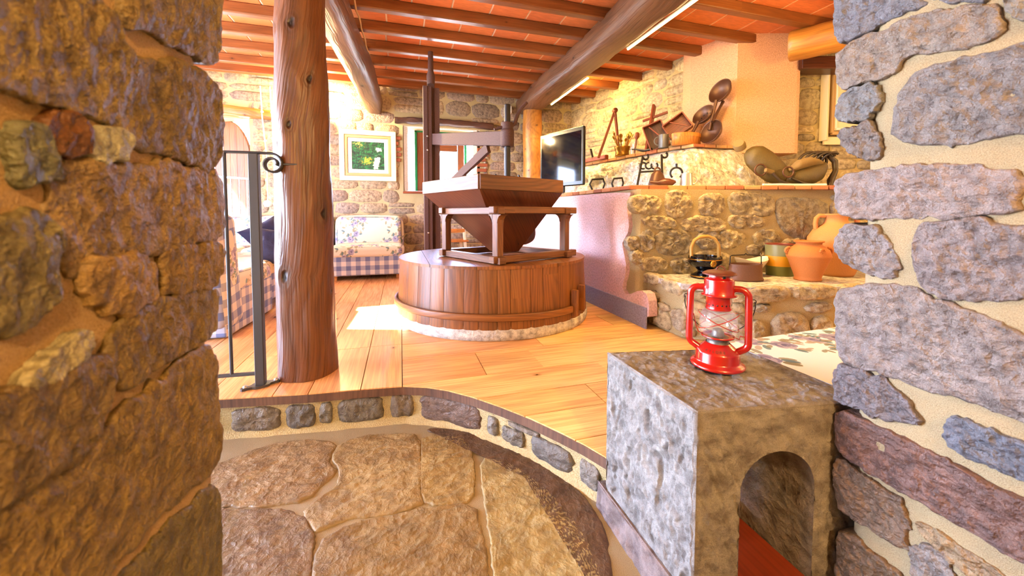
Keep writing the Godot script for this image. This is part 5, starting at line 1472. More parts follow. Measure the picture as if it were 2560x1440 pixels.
func build_block():
	# hollow stone block with an arched opening, on a low plinth
	var t := thing("stone_block", "hollow rough-hewn grey stone block with an arched opening, the red lantern on top", "stone block", Vector3(0.9, -0.2, -0.93))
	var outer := PackedVector2Array([Vector2(0.684, -0.1), Vector2(1.165, -0.1), Vector2(1.165, 0.39), Vector2(0.684, 0.39)])
	var arch := PackedVector2Array([Vector2(0.806, -0.1)])
	for i in 25:
		var a := PI - PI * i / 24.0
		arch.append(Vector2(0.909 + 0.103 * cos(a), 0.170 + 0.103 * sin(a)))
	arch.append(Vector2(1.012, -0.1))
	# rounded shell: fine grids for the faces so that they can be rough
	var m := MB.new()
	var zf := func(x: float) -> float: return -0.739 + (x - 0.684) * 0.16
	var zb := -1.157
	# top
	rough_face(m, Vector3(0.684, 0.39, -0.739), Vector3(1.165, 0.39, -0.662), Vector3(0.684, 0.39, zb), Vector3(1.17, 0.39, -1.06), 150, 130, 0.007, 0.5)
	# left
	rough_face(m, Vector3(0.684, -0.1, zb), Vector3(0.684, -0.1, -0.739), Vector3(0.684, 0.39, zb), Vector3(0.684, 0.39, -0.739), 150, 180, 0.011, 0.9)
	# right and back
	rough_face(m, Vector3(1.165, -0.1, -0.662), Vector3(1.17, -0.1, -1.06), Vector3(1.165, 0.39, -0.662), Vector3(1.17, 0.39, -1.06), 20, 20, 0.006, 1.0)
	part("shell", m, M.block, t)
	# front with the arch: rows from the arch edge to the outline
	for back in [0, 1]:
		var f := MB.new()
		var P := []
		for i in 31:
			var row := PackedVector3Array()
			for j in 121:
				var s := j / 120.0
				var inn := along(arch, s)
				var outp := along(PackedVector2Array([Vector2(0.684, -0.1), Vector2(0.684, 0.39), Vector2(1.165, 0.39), Vector2(1.165, -0.1)]), s)
				var q: Vector2 = inn.lerp(outp, i / 30.0)
				var z: float = zf.call(q.x) if back == 0 else zb + (q.x - 0.684) * 0.2
				var e := minf(minf(absf(q.x - 0.684), absf(q.y - 0.39)), absf(1.165 - q.x))
				var p := Vector3(q.x, q.y, z)
				var rough := 0.004 * nse(p, 12.0) - 0.0055 * smoothstep(0.05, 0.35, nse(Vector3((q.x * 0.9 + q.y * 0.5) * 42, (q.y - q.x) * 7, 0), 1.0)) + 0.002 * nse(p, 40.0) - 0.006 * exp(-e / 0.006)
				row.append(p + Vector3(0, 0, rough if back == 0 else -rough))
			P.append(row)
		f.grid(P, false, 1, 1, back == 1)
		part("arched_face", f, M.block, t)
	var tn := MB.new()
	var rows := []
	for i in 41:
		var row := PackedVector3Array()
		for j in 61:
			var q: Vector2 = along(arch, j / 60.0)
			var z: float = lerpf(zf.call(q.x), zb + (q.x - 0.684) * 0.2, i / 40.0)
			var c := Vector2(0.909, 0.13)
			var d := (c - q).normalized()
			var k: float = (0.006 * nse(Vector3(q.x * 4, q.y * 8, z * 30), 2.2) + 0.004 * nse(Vector3(q.x, q.y, z), 14.0)) * sin(PI * i / 40.0)
			row.append(Vector3(q.x + d.x * k, q.y + d.y * k, z))
		rows.append(row)
	tn.grid(rows)
	part("arch_lining", tn, M.block, t)
	var pb := MB.new()
	pb.box(Vector3(0.909, -0.087, -0.93), Vector3(0.198, 0.02, 0.50), Basis.IDENTITY, 0.003)
	var pt := thing("plank", "dark red wooden plank lying inside the arched opening of the stone block", "plank", Vector3(0.92, -0.1, -0.91))
	part("board", pb, M.plank_base, pt)
	var pl := thing("plinth", "low pinkish tooled stone plinth under the hollow stone block", "plinth", Vector3(0.93, -0.2, -0.85))
	var q := MB.new()
	q.col = lin(0.95, 0.86, 0.86)
	rough_face(q, Vector3(0.668, -0.2, -1.2), Vector3(0.660, -0.2, -0.5), Vector3(0.676, -0.1, -1.2), Vector3(0.676, -0.1, -0.5), 80, 24, 0.010, 1.0)
	rough_face(q, Vector3(0.660, -0.2, -0.5), Vector3(1.1, -0.2, -0.5), Vector3(0.676, -0.1, -0.5), Vector3(1.1, -0.1, -0.5), 40, 16, 0.008, 1.0)
	rough_face(q, Vector3(0.676, -0.1, -0.5), Vector3(1.1, -0.1, -0.5), Vector3(0.676, -0.1, -1.2), Vector3(1.1, -0.1, -1.2), 40, 60, 0.003, 1.0)
	part("body", q, M.block, pl)
	build_lantern(Vector3(0.951, 0.392, -0.945))

func along(p: PackedVector2Array, s: float) -> Vector2:
	var total := 0.0
	for i in p.size() - 1: total += p[i].distance_to(p[i + 1])
	var want := total * s
	for i in p.size() - 1:
		var d := p[i].distance_to(p[i + 1])
		if want <= d or i == p.size() - 2: return p[i].lerp(p[i + 1], want / d)
		want -= d
	return p[-1]

# a patch with hewn relief that dies down at its edges; corners a b (bottom row), c d (top row); outward is ab x ac
func rough_face(m: MB, a: Vector3, b: Vector3, c: Vector3, d: Vector3, nu: int, nv: int, amp: float, chip: float):
	var P := []
	var n := (b - a).cross(c - a).normalized()
	for i in nv + 1:
		var v := float(i) / nv
		var row := PackedVector3Array()
		for j in nu + 1:
			var u := float(j) / nu
			var p := a.lerp(b, u).lerp(c.lerp(d, u), v)
			var e := minf(minf(u * a.distance_to(b), (1 - u) * a.distance_to(b)), minf(v * a.distance_to(c), (1 - v) * a.distance_to(c)))
			var k := clampf(e / 0.02, 0, 1)
			var w := p + Vector3(nse(p, 9.0), nse(p + Vector3(4, 4, 4), 9.0), nse(p + Vector3(8, 8, 8), 9.0)) * 0.03
			var r := nse(w, 6.0) * 0.8 - absf(nse(w * Vector3(1, 0.45, 1), 18.0)) * 1.1 + nse(p * Vector3(1, 0.5, 1), 48.0) * 0.35 + nse(p, 90.0) * 0.2
			var scar := smoothstep(0.1, 0.3, nse(w * Vector3(1, 0.4, 1) + Vector3(2, 0, 0), 7.5)) * chip
			row.append(p + n * (amp * (r - scar * 1.1) * k - 0.005 * (1 - sqrt(clampf(e / 0.008, 0, 1)))))
		P.append(row)
	m.grid(P)

func build_lantern(o: Vector3):
	var t := thing("oil_lantern", "red hurricane oil lantern with a glass globe standing on the stone block", "lantern", o)
	var red := mat(Color(0.62, 0.055, 0.035), 0.22, null, Vector3.ONE, false, null, 0.3, 0.6)
	red.clearcoat_enabled = true; red.clearcoat = 0.6; red.clearcoat_roughness = 0.1
	var rust := mat(Color(0.48, 0.22, 0.13), 0.45, M.iron.albedo_texture, Vector3.ONE * 8, true, null, 0.3, 0.5, 0.3)
	var m := MB.new()
	m.lathe([Vector2(0.0, 0.002), Vector2(0.07, 0.002), Vector2(0.077, 0.006), Vector2(0.078, 0.011), Vector2(0.074, 0.016), Vector2(0.066, 0.02), Vector2(0.063, 0.025), Vector2(0.062, 0.048), Vector2(0.059, 0.054), Vector2(0.048, 0.065), Vector2(0.036, 0.076), Vector2(0.034, 0.078)], o, 56)
	var tank := part("fuel_tank", m, red, t)
	m = MB.new()
	m.lathe([Vector2(0.036, 0.074), Vector2(0.031, 0.076), Vector2(0.030, 0.088), Vector2(0.033, 0.091), Vector2(0.034, 0.095), Vector2(0.0, 0.097)], o, 36)
	part("burner_collar", m, M.zinc, t, "grey metal burner collar")
	m = MB.new()
	m.lathe([Vector2(0.018, 0.097), Vector2(0.017, 0.112), Vector2(0.012, 0.120), Vector2(0.0, 0.123)], o, 20)
	part("burner_cone", m, M.zinc, t)
	m = MB.new()
	m.lathe([Vector2(0.030, 0.096), Vector2(0.047, 0.096), Vector2(0.048, 0.099), Vector2(0.046, 0.101)], o, 40)
	part("globe_plate", m, red, t)
	m = MB.new()
	m.lathe([Vector2(0.036, 0.101), Vector2(0.046, 0.106), Vector2(0.0525, 0.120), Vector2(0.0535, 0.138), Vector2(0.052, 0.158), Vector2(0.048, 0.172), Vector2(0.040, 0.182), Vector2(0.036, 0.185)], o, 48)
	part("glass_globe", m, M.glass, t, "clear glass globe")
	m = MB.new()
	m.lathe([Vector2(0.034, 0.180), Vector2(0.0375, 0.183), Vector2(0.0375, 0.188), Vector2(0.036, 0.190), Vector2(0.036, 0.222), Vector2(0.0505, 0.226), Vector2(0.0505, 0.229), Vector2(0.0445, 0.232), Vector2(0.0435, 0.250), Vector2(0.0425, 0.252), Vector2(0.0425, 0.274), Vector2(0.040, 0.278), Vector2(0.034, 0.281), Vector2(0.034, 0.290)], o, 48)
	var hood := part("chimney_hood", m, red, t)
	for i in 18:
		var a := TAU * i / 18
		var d := Vector3(cos(a), 0, sin(a))
		var h := MB.new()
		h.lathe([Vector2(0.0026, -0.001), Vector2(0.0024, 0.0005), Vector2(0.0, 0.0006)], o + d * 0.036 + Vector3(0, 0.199, 0), 8, facing(d))
		part("vent_hole", h, M.black, hood)
	m = MB.new()
	m.lathe([Vector2(0.045, 0.291), Vector2(0.049, 0.292), Vector2(0.046, 0.296), Vector2(0.036, 0.301), Vector2(0.018, 0.305), Vector2(0.0, 0.306)], o, 40)
	m.tube(arc(o + Vector3(0.005, 0.304, 0), Vector3(0.7, 0, 0.7), Vector3.UP, 0.012, 0, PI, 8), 0.0022, 6)
	part("cap", m, rust, t, "rusty brown cap")
	for i in 4:
		var d := Vector3(cos(i * PI / 2 + 0.4), 0, sin(i * PI / 2 + 0.4))
		var h := MB.new()
		h.box(o + d * 0.035 + Vector3(0, 0.288, 0), Vector3(0.008, 0.012, 0.003), Basis(Vector3.UP, -(i * PI / 2 + 0.4) + PI / 2), 0.0005)
		part("cap_support", h, M.dark_iron, t)
	var ax := Vector3(0.705, 0, 0.709)
	for s in [-1, 1]:
		m = MB.new()
		var q: Vector3 = ax * s
		var path := [o + q * 0.040 + Vector3(0, 0.249, 0)]
		path.append_array(arc(o + q * 0.056 + Vector3(0, 0.225, 0), q, Vector3.UP, 0.0235, PI / 2, 0, 8))
		path.append_array([o + q * 0.0805 + Vector3(0, 0.18, 0), o + q * 0.0815 + Vector3(0, 0.12, 0)])
		path.append_array(arc(o + q * 0.058 + Vector3(0, 0.085, 0), q, Vector3.UP, 0.0235, 0, -PI / 3, 6))
		path.append_array([o + q * 0.052 + Vector3(0, 0.053, 0), o + q * 0.042 + Vector3(0, 0.046, 0)])
		m.tube(path, 0.0105, 16)
		part("side_tube", m, red, t)
		m = MB.new()
		m.tube(arc(o + q * 0.0925 + Vector3(0, 0.215, 0), q, Vector3.UP, 0.006, -1.2, 2.2, 8), 0.0014, 6)
		part("bail_loop", m, M.dark_iron, t)
	m = MB.new()
	var bail := [o - ax * 0.095 + Vector3(0, 0.215, 0)]
	var side := Vector3(0.709, 0, -0.705)
	for i in 21:
		var a := PI * i / 20.0
		bail.append(o - ax * 0.097 * cos(a) + side * 0.10 * sin(a) + Vector3(0, 0.20 - 0.12 * sin(a), 0))
	bail.append(o + ax * 0.095 + Vector3(0, 0.215, 0))
	m.tube(bail, 0.0015, 6)
	part("bail", m, M.dark_iron, t)
	# crossed wires guarding the globe
	for s in [-1, 1]:
		m = MB.new()
		var path := []
		for i in 49:
			var a := TAU * i / 48.0
			var hgt: float = 0.140 + s * 0.026 * cos(a) + 0.006
			path.append(o + (ax * cos(a) + side * sin(a)) * 0.0565 + Vector3(0, hgt, 0))
		m.tube(path, 0.0013, 6, false)
		part("guard_wire", m, red, t)
	m = MB.new()
	m.tube([o - ax * 0.045 + Vector3(0, 0.099, 0), o - ax * 0.055 + Vector3(0, 0.104, 0), o - ax * 0.062 + Vector3(0, 0.12, 0), o - ax * 0.07 + Vector3(0, 0.16, 0)], 0.0014, 6)
	m.tube([o + ax * 0.045 + Vector3(0, 0.099, 0), o + ax * 0.058 + Vector3(0, 0.094, 0), o + ax * 0.06 + Vector3(0, 0.105, 0), o + ax * 0.072 + Vector3(0, 0.104, 0)], 0.0014, 6)
	part("lift_wire", m, red, t)
	# raised letters round the shoulder of the tank
	var word := "FROLIC"
	for i in word.length():
		var tm := TextMesh.new()
		tm.text = word[i]; tm.font_size = 24; tm.pixel_size = 0.0005; tm.depth = 0.0015
		var L := MeshInstance3D.new()
		L.name = "letter" if i == 0 else "letter_%03d" % i
		L.mesh = tm; L.material_override = rust
		tank.add_child(L)
		var out := Vector3(cos(LET + i * 0.19), 0, sin(LET + i * 0.19))
		var nrm := (out * 0.7 + Vector3.UP * 0.71).normalized()
		var xx := Vector3.UP.cross(out).normalized()
		L.transform = Transform3D(Basis(xx, nrm.cross(xx), nrm), out * 0.0525 + Vector3(0, 0.0607, 0))
const LET := 2.0

# ---------- shapes ----------
class MB:
	var V := PackedVector3Array()
	var N := PackedVector3Array()
	var T := PackedVector2Array()
	var C := PackedColorArray()
	var I := PackedInt32Array()
	var col := Color.WHITE
	var uvo := Vector2.ZERO
	func vert(p: Vector3, n: Vector3, t := Vector2.ZERO) -> int:
		V.append(p); N.append(n); T.append(t + uvo); C.append(col)
		return V.size() - 1
	func tri(a: int, b: int, c: int):
		I.append(a); I.append(c); I.append(b)
	func flat(p: Array, t := []):
		var n: Vector3 = (p[1] - p[0]).cross(p[2] - p[0]).normalized()
		var k := []
		for i in p.size(): k.append(vert(p[i], n, t[i] if t.size() else Vector2(p[i].x + p[i].z, p[i].y)))
		for i in range(1, p.size() - 1): tri(k[0], k[i], k[i + 1])
	# rows of points; outward is (along a row) x (to the next row)
	func grid(P: Array, wrap := false, us := 1.0, vs := 1.0, flip := false):
		var r := P.size()
		var c: int = P[0].size()
		var nn := PackedVector3Array()
		nn.resize(r * c)
		for i in r - 1:
			for j in c - 1:
				var a: Vector3 = P[i][j]
				var b: Vector3 = P[i][j + 1]
				var d: Vector3 = P[i + 1][j]
				var e: Vector3 = P[i + 1][j + 1]
				var f: Vector3 = (e - a).cross(d - b)
				if flip: f = -f
				nn[i * c + j] += f; nn[i * c + j + 1] += f; nn[i * c + c + j] += f; nn[i * c + c + j + 1] += f
		if wrap:
			for i in r:
				var s: Vector3 = nn[i * c] + nn[i * c + c - 1]
				nn[i * c] = s; nn[i * c + c - 1] = s
		var k := V.size()
		var len_v := 0.0
		for i in r:
			if i > 0: len_v += P[i][0].distance_to(P[i - 1][0])
			var len_u := 0.0
			for j in c:
				if j > 0: len_u += P[i][j].distance_to(P[i][j - 1])
				vert(P[i][j], nn[i * c + j].normalized(), Vector2(len_u * us, len_v * vs))
		for i in r - 1:
			for j in c - 1:
				var q := k + i * c + j
				if flip:
					tri(q, q + c, q + 1); tri(q + 1, q + c, q + c + 1)
				else:
					tri(q, q + 1, q + c); tri(q + 1, q + c + 1, q + c)
	func cap(ring: PackedVector3Array, n: Vector3):
		var m := Vector3.ZERO
		for p in ring: m += p
		m /= ring.size()
		var k := vert(m, n, Vector2(m.x, m.z))
		var f: int = V.size()
		for p in ring: vert(p, n, Vector2(p.x, p.z))
		var up := (ring[0] - m).cross(ring[1] - m).dot(n) > 0
		for i in ring.size():
			var j := (i + 1) % ring.size()
			if up: tri(k, f + i, f + j)
			else: tri(k, f + j, f + i)
	func lathe(prof: Array, o: Vector3, seg := 28, B := Basis.IDENTITY, sq := Vector2.ONE):
		var P := []
		for q in prof:
			var row := PackedVector3Array()
			for j in seg + 1:
				var a := TAU * j / seg
				row.append(o + B * Vector3(q.x * cos(a) * sq.x, q.y, -q.x * sin(a) * sq.y))
			P.append(row)
		grid(P, true)
	func tube(path: Array, rad, seg := 8, caps := true, sq := 1.0):
		var P := []
		var t0: Vector3 = (path[1] - path[0]).normalized()
		var n: Vector3 = t0.cross(Vector3.UP if absf(t0.y) < 0.9 else Vector3.RIGHT).normalized()
		for i in path.size():
			var t: Vector3 = (path[mini(i + 1, path.size() - 1)] - path[maxi(i - 1, 0)]).normalized()
			n = (n - t * n.dot(t)).normalized()
			var b := t.cross(n)
			var r: float = rad[i] if rad is Array else rad
			var row := PackedVector3Array()
			for j in seg + 1:
				var a := TAU * j / seg
				row.append(path[i] + n * cos(a) * r + b * sin(a) * r * sq)
			P.append(row)
		grid(P, true)
		if caps:
			cap(P[0].slice(0, seg), -t0)
			cap(P[-1].slice(0, seg), (path[-1] - path[-2]).normalized())
	# box with rounded edges; grain runs along its longest side
	func box(c: Vector3, s: Vector3, B := Basis.IDENTITY, bev := 0.004):
		var h := s * 0.5
		bev = minf(bev, minf(h.x, minf(h.y, h.z)) * 0.6)
		var g := 0 if s.x >= s.y and s.x >= s.z else (1 if s.y >= s.z else 2)
		var id := {}
		for ax in 3:
			for sg in [-1, 1]:
				var u := (ax + 1) % 3
				var w := (ax + 2) % 3
				var n := Vector3.ZERO
				n[ax] = sg
				var q := []
				for k in [[-1, -1], [1, -1], [1, 1], [-1, 1]]:
					var p := Vector3.ZERO
					p[ax] = sg * h[ax]
					p[u] = k[0] * (h[u] - bev)
					p[w] = k[1] * (h[w] - bev)
					var al: float = p[g]
					var ac: float = p[u] if u != g else p[w]
					if ax == g:
						al = p[w] * 0.05
						ac = p[u]
					var v := vert(c + B * p, B * n, Vector2(ac + ax * 0.13 * sg, al * 0.25))
					var sx := [0, 0, 0]
					sx[ax] = sg; sx[u] = k[0]; sx[w] = k[1]
					id[[ax, sx[0], sx[1], sx[2]]] = v
					q.append(v)
				if sg > 0: tri(q[0], q[1], q[2]); tri(q[0], q[2], q[3])
				else: tri(q[0], q[2], q[1]); tri(q[0], q[3], q[2])
		if bev <= 0.0: return
		for w in 3:
			var a := (w + 1) % 3
			var b := (w + 2) % 3
			for i in [-1, 1]:
				for j in [-1, 1]:
					var s0 := [0, 0, 0]
					s0[a] = i; s0[b] = j; s0[w] = -1
					var s1 := s0.duplicate()
					s1[w] = 1
					var a0: int = id[[a, s0[0], s0[1], s0[2]]]
					var a1: int = id[[a, s1[0], s1[1], s1[2]]]
					var b0: int = id[[b, s0[0], s0[1], s0[2]]]
					var b1: int = id[[b, s1[0], s1[1], s1[2]]]
					if i * j > 0: tri(a0, b0, b1); tri(a0, b1, a1)
					else: tri(a0, b1, b0); tri(a0, a1, b1)
		for i in [-1, 1]:
			for j in [-1, 1]:
				for k in [-1, 1]:
					var x: int = id[[0, i, j, k]]
					var y: int = id[[1, i, j, k]]
					var z: int = id[[2, i, j, k]]
					if i * j * k > 0: tri(x, y, z)
					else: tri(x, z, y)
	# soft rounded box
	func soft(c: Vector3, s: Vector3, r: float, B := Basis.IDENTITY, us := 1.0, bulge := 0.0):
		var h := s * 0.5
		r = minf(r, minf(h.x, minf(h.y, h.z)) * 0.98)
		for ax in 3:
			for sg in [-1, 1]:
				var u := (ax + 1) % 3
				var w := (ax + 2) % 3
				var P := []
				var lu := steps(h[u], r)
				var lw := steps(h[w], r)
				var k := V.size()
				for y in lw:
					for x in lu:
						var q := Vector3.ZERO
						q[ax] = sg * h[ax]; q[u] = x; q[w] = y
						var inn := Vector3(clampf(q.x, -h.x + r, h.x - r), clampf(q.y, -h.y + r, h.y - r), clampf(q.z, -h.z + r, h.z - r))
						var d := (q - inn).normalized()
						var p := inn + d * r
						var fu: float = 1 - pow(absf(p[u] / h[u]), 2)
						var fw: float = 1 - pow(absf(p[w] / h[w]), 2)
						p[ax] += sg * bulge * fu * fw
						vert(c + B * p, B * d, Vector2(p[u] + sg * 0.37, p[w] + ax * 0.21) * us)
				var m := lu.size()
				for i in lw.size() - 1:
					for j in m - 1:
						var q := k + i * m + j
						if sg > 0: tri(q, q + 1, q + m + 1); tri(q, q + m + 1, q + m)
						else: tri(q, q + m + 1, q + 1); tri(q, q + m, q + m + 1)
	func steps(h: float, r: float) -> Array:
		var a := []
		for k in 5: a.append(-h + r * (1 - tan(PI / 4 * (1 - k / 4.0))))
		if h - r > 0.02:
			for k in range(1, 5): a.append(-(h - r) + 2 * (h - r) * k / 5.0)
		for k in 5: a.append(h - r * (1 - tan(PI / 4 * k / 4.0)))
		return a
	# polygon in the plane (o; ex, ey), pushed out along ex x ey from h0 to h1
	func prism(poly: PackedVector2Array, o: Vector3, ex: Vector3, ey: Vector3, h0: float, h1: float, us := 1.0):
		var p := poly.duplicate()
		if Geometry2D.is_polygon_clockwise(p): p.reverse()
		var n := ex.cross(ey)
		var ix := Geometry2D.triangulate_polygon(p)
		for s in [0, 1]:
			var k := V.size()
			for q in p: vert(o + ex * q.x + ey * q.y + n * (h1 if s else h0), n if s else -n, q * us)
			for i in range(0, ix.size(), 3):
				var a: Vector2 = p[ix[i]]
				var ccw: bool = (p[ix[i + 1]] - a).cross(p[ix[i + 2]] - a) > 0
				if ccw == (s == 1): tri(k + ix[i], k + ix[i + 1], k + ix[i + 2])
				else: tri(k + ix[i], k + ix[i + 2], k + ix[i + 1])
		for i in p.size():
			var a: Vector3 = o + ex * p[i].x + ey * p[i].y
			var q: Vector2 = p[(i + 1) % p.size()]
			var b: Vector3 = o + ex * q.x + ey * q.y
			var m := (b - a).cross(n).normalized()
			var l := a.distance_to(b)
			var k := vert(a + n * h0, m, Vector2(0, h0) * us)
			vert(b + n * h0, m, Vector2(l, h0) * us); vert(b + n * h1, m, Vector2(l, h1) * us); vert(a + n * h1, m, Vector2(0, h1) * us)
			tri(k, k + 1, k + 2); tri(k, k + 2, k + 3)
	func mesh() -> ArrayMesh:
		var a := []
		a.resize(Mesh.ARRAY_MAX)
		a[Mesh.ARRAY_VERTEX] = V; a[Mesh.ARRAY_NORMAL] = N; a[Mesh.ARRAY_TEX_UV] = T; a[Mesh.ARRAY_COLOR] = C; a[Mesh.ARRAY_INDEX] = I
		var m := ArrayMesh.new()
		m.add_surface_from_arrays(Mesh.PRIMITIVE_TRIANGLES, a)
		return m

# ---------- tree ----------
var used := {}
func numbered(called: String) -> String:
	if not used.has(called):
		used[called] = 0
		return called
	used[called] += 1
	return "%s_%03d" % [called, used[called]]

func thing(called: String, label: String, category: String, at := Vector3.ZERO, group := "") -> Node3D:
	var o := Node3D.new()
	o.name = numbered(called)
	add_child(o)
	o.position = at
	o.set_meta("label", label); o.set_meta("category", category)
	if group: o.set_meta("group", group)
	return o

func setting(called: String, mb: MB = null, m: Material = null, label := "") -> Node3D:
	var o := MeshInstance3D.new()
	o.name = numbered(called)
	if mb:
		o.mesh = mb.mesh(); o.material_override = m
	add_child(o)
	o.set_meta("kind", "structure")
	if label: o.set_meta("label", label)
	return o

# a part, built in world places (or in places of its own when its thing stands at the origin)
func part(called: String, mb: MB, m: Material, parent: Node3D, label := "") -> MeshInstance3D:
	var top := parent
	while top.get_parent() != self: top = top.get_parent()
	if top.position != Vector3.ZERO:
		for i in mb.V.size(): mb.V[i] -= top.position
	var o := MeshInstance3D.new()
	var k: int = parent.get_meta("n_" + called, 0)
	parent.set_meta("n_" + called, k + 1)
	o.name = called if k == 0 else "%s_%03d" % [called, k]
	o.mesh = mb.mesh(); o.material_override = m
	parent.add_child(o)
	if label: o.set_meta("label", label)
	return o

func copy(o: Node3D, label: String, at: Vector3, turn := 0.0) -> Node3D:
	var c = o.duplicate()
	c.name = numbered(String(o.name).rstrip("0123456789").rstrip("_"))
	add_child(c)
	c.position = at; c.rotation.y = turn
	c.set_meta("label", label)
	return c

# ---------- materials ----------
func noise_tex(freq: float, oct: int, ramp = null, sd := 1, kind := FastNoiseLite.TYPE_SIMPLEX_SMOOTH, px := 512, warp := 0.0, fractal := FastNoiseLite.FRACTAL_FBM) -> NoiseTexture2D:
	var n := FastNoiseLite.new()
	n.seed = sd; n.frequency = freq; n.noise_type = kind
	n.fractal_type = fractal; n.fractal_octaves = oct
	n.fractal_gain = 0.58
	if warp > 0.0:
		n.domain_warp_enabled = true; n.domain_warp_amplitude = warp; n.domain_warp_frequency = freq * 0.8
		n.domain_warp_fractal_octaves = 3
	var t := NoiseTexture2D.new()
	t.width = px; t.height = px; t.seamless = true; t.noise = n
	if ramp:
		var g := Gradient.new()
		g.offsets = PackedFloat32Array(ramp[0]); g.colors = PackedColorArray(ramp[1])
		t.color_ramp = g
	return t

func mat(col: Color, rough := 0.7, tex = null, uvs := Vector3.ONE, tri := false, bump = null, bump_cm := 0.3, spec := 0.5, metal := 0.0) -> StandardMaterial3D:
	var m := StandardMaterial3D.new()
	m.albedo_color = col; m.roughness = rough; m.metallic = metal; m.metallic_specular = spec
	m.vertex_color_use_as_albedo = true
	m.uv1_scale = uvs
	if tri:
		m.uv1_triplanar = true; m.uv1_world_triplanar = true
	if tex: m.albedo_texture = tex
	if bump:
		m.heightmap_enabled = true; m.heightmap_texture = bump; m.heightmap_scale = bump_cm
	return m

func lin(r: float, g: float, b: float) -> Color:
	return Color(r, g, b).srgb_to_linear()

# wood: a metre across, four along; knots as [across, along, radius]
func wood_tex(sd: int, rings: float, contrast: float, knots: Array, w := 512, h := 1024) -> ImageTexture:
	var im := Image.create(w, h, false, Image.FORMAT_RGB8)
	var n := FastNoiseLite.new()
	n.seed = sd; n.frequency = 1.0; n.fractal_octaves = 3
	for y in h:
		var v := 4.0 * y / h
		for x in w:
			var u := 1.0 * x / w
			var du := 0.0
			var dark := 0.0
			for k in knots:
				var a: float = (u - k[0])
				var b: float = (v - k[1]) * 0.55
				var d2 := a * a + b * b
				var r: float = k[2]
				if d2 < r * r * 30.0:
					du += a * r * r / (d2 + r * r * 0.4) * 1.1
					dark = maxf(dark, (1.0 - smoothstep(0.08, 0.42, sqrt(d2) / r)) * 0.95 + (1.0 - smoothstep(0.3, 1.25, sqrt(d2) / r)) * (0.28 + 0.3 * absf(sin(sqrt(d2) / r * 9.0))) * 0.6)
			var wv := n.get_noise_2d(u * 1.6, v * 0.45) * 0.16
			var g := (u - du + wv) * rings
			var line := absf(fposmod(g, 1.0) * 2.0 - 1.0)
			line = pow(line, 1.6)
			var fib := n.get_noise_2d(u * 70.0, v * 2.2)
			var big := n.get_noise_2d(u * 3.0 + 40.0, v * 0.9)
			var t := 0.82 - contrast * line * 0.32 + fib * 0.14 + big * 0.16
			t *= 1.0 - dark * 0.72
			var warm := clampf(1.0 - t, 0.0, 1.0)
			im.set_pixel(x, y, Color(clampf(t + 0.13, 0, 1), clampf(t + 0.10 - warm * 0.06, 0, 1), clampf(t + 0.06 - warm * 0.10, 0, 1)))
	return ImageTexture.create_from_image(im)

var nz := FastNoiseLite.new()
func nse(p: Vector3, f: float) -> float:
	return nz.get_noise_3d(p.x * f, p.y * f, p.z * f)

# ---------- masonry ----------
func smooth_outline(poly: PackedVector2Array, times := 2) -> PackedVector2Array:
	var p := poly
	for k in times:
		var q := PackedVector2Array()
		for i in p.size():
			var b: Vector2 = p[(i + 1) % p.size()]
			q.append(p[i].lerp(b, 0.25)); q.append(p[i].lerp(b, 0.75))
		p = q
	return p

func resample(p: PackedVector2Array, m: int) -> PackedVector2Array:
	var total := 0.0
	for i in p.size(): total += p[i].distance_to(p[(i + 1) % p.size()])
	var out := PackedVector2Array()
	var i := 0
	var acc := 0.0
	for k in m:
		var want := total * k / m
		while acc + p[i % p.size()].distance_to(p[(i + 1) % p.size()]) < want:
			acc += p[i % p.size()].distance_to(p[(i + 1) % p.size()]); i += 1
		var a: Vector2 = p[i % p.size()]
		var b: Vector2 = p[(i + 1) % p.size()]
		out.append(a.lerp(b, (want - acc) / maxf(a.distance_to(b), 1e-6)))
	return out

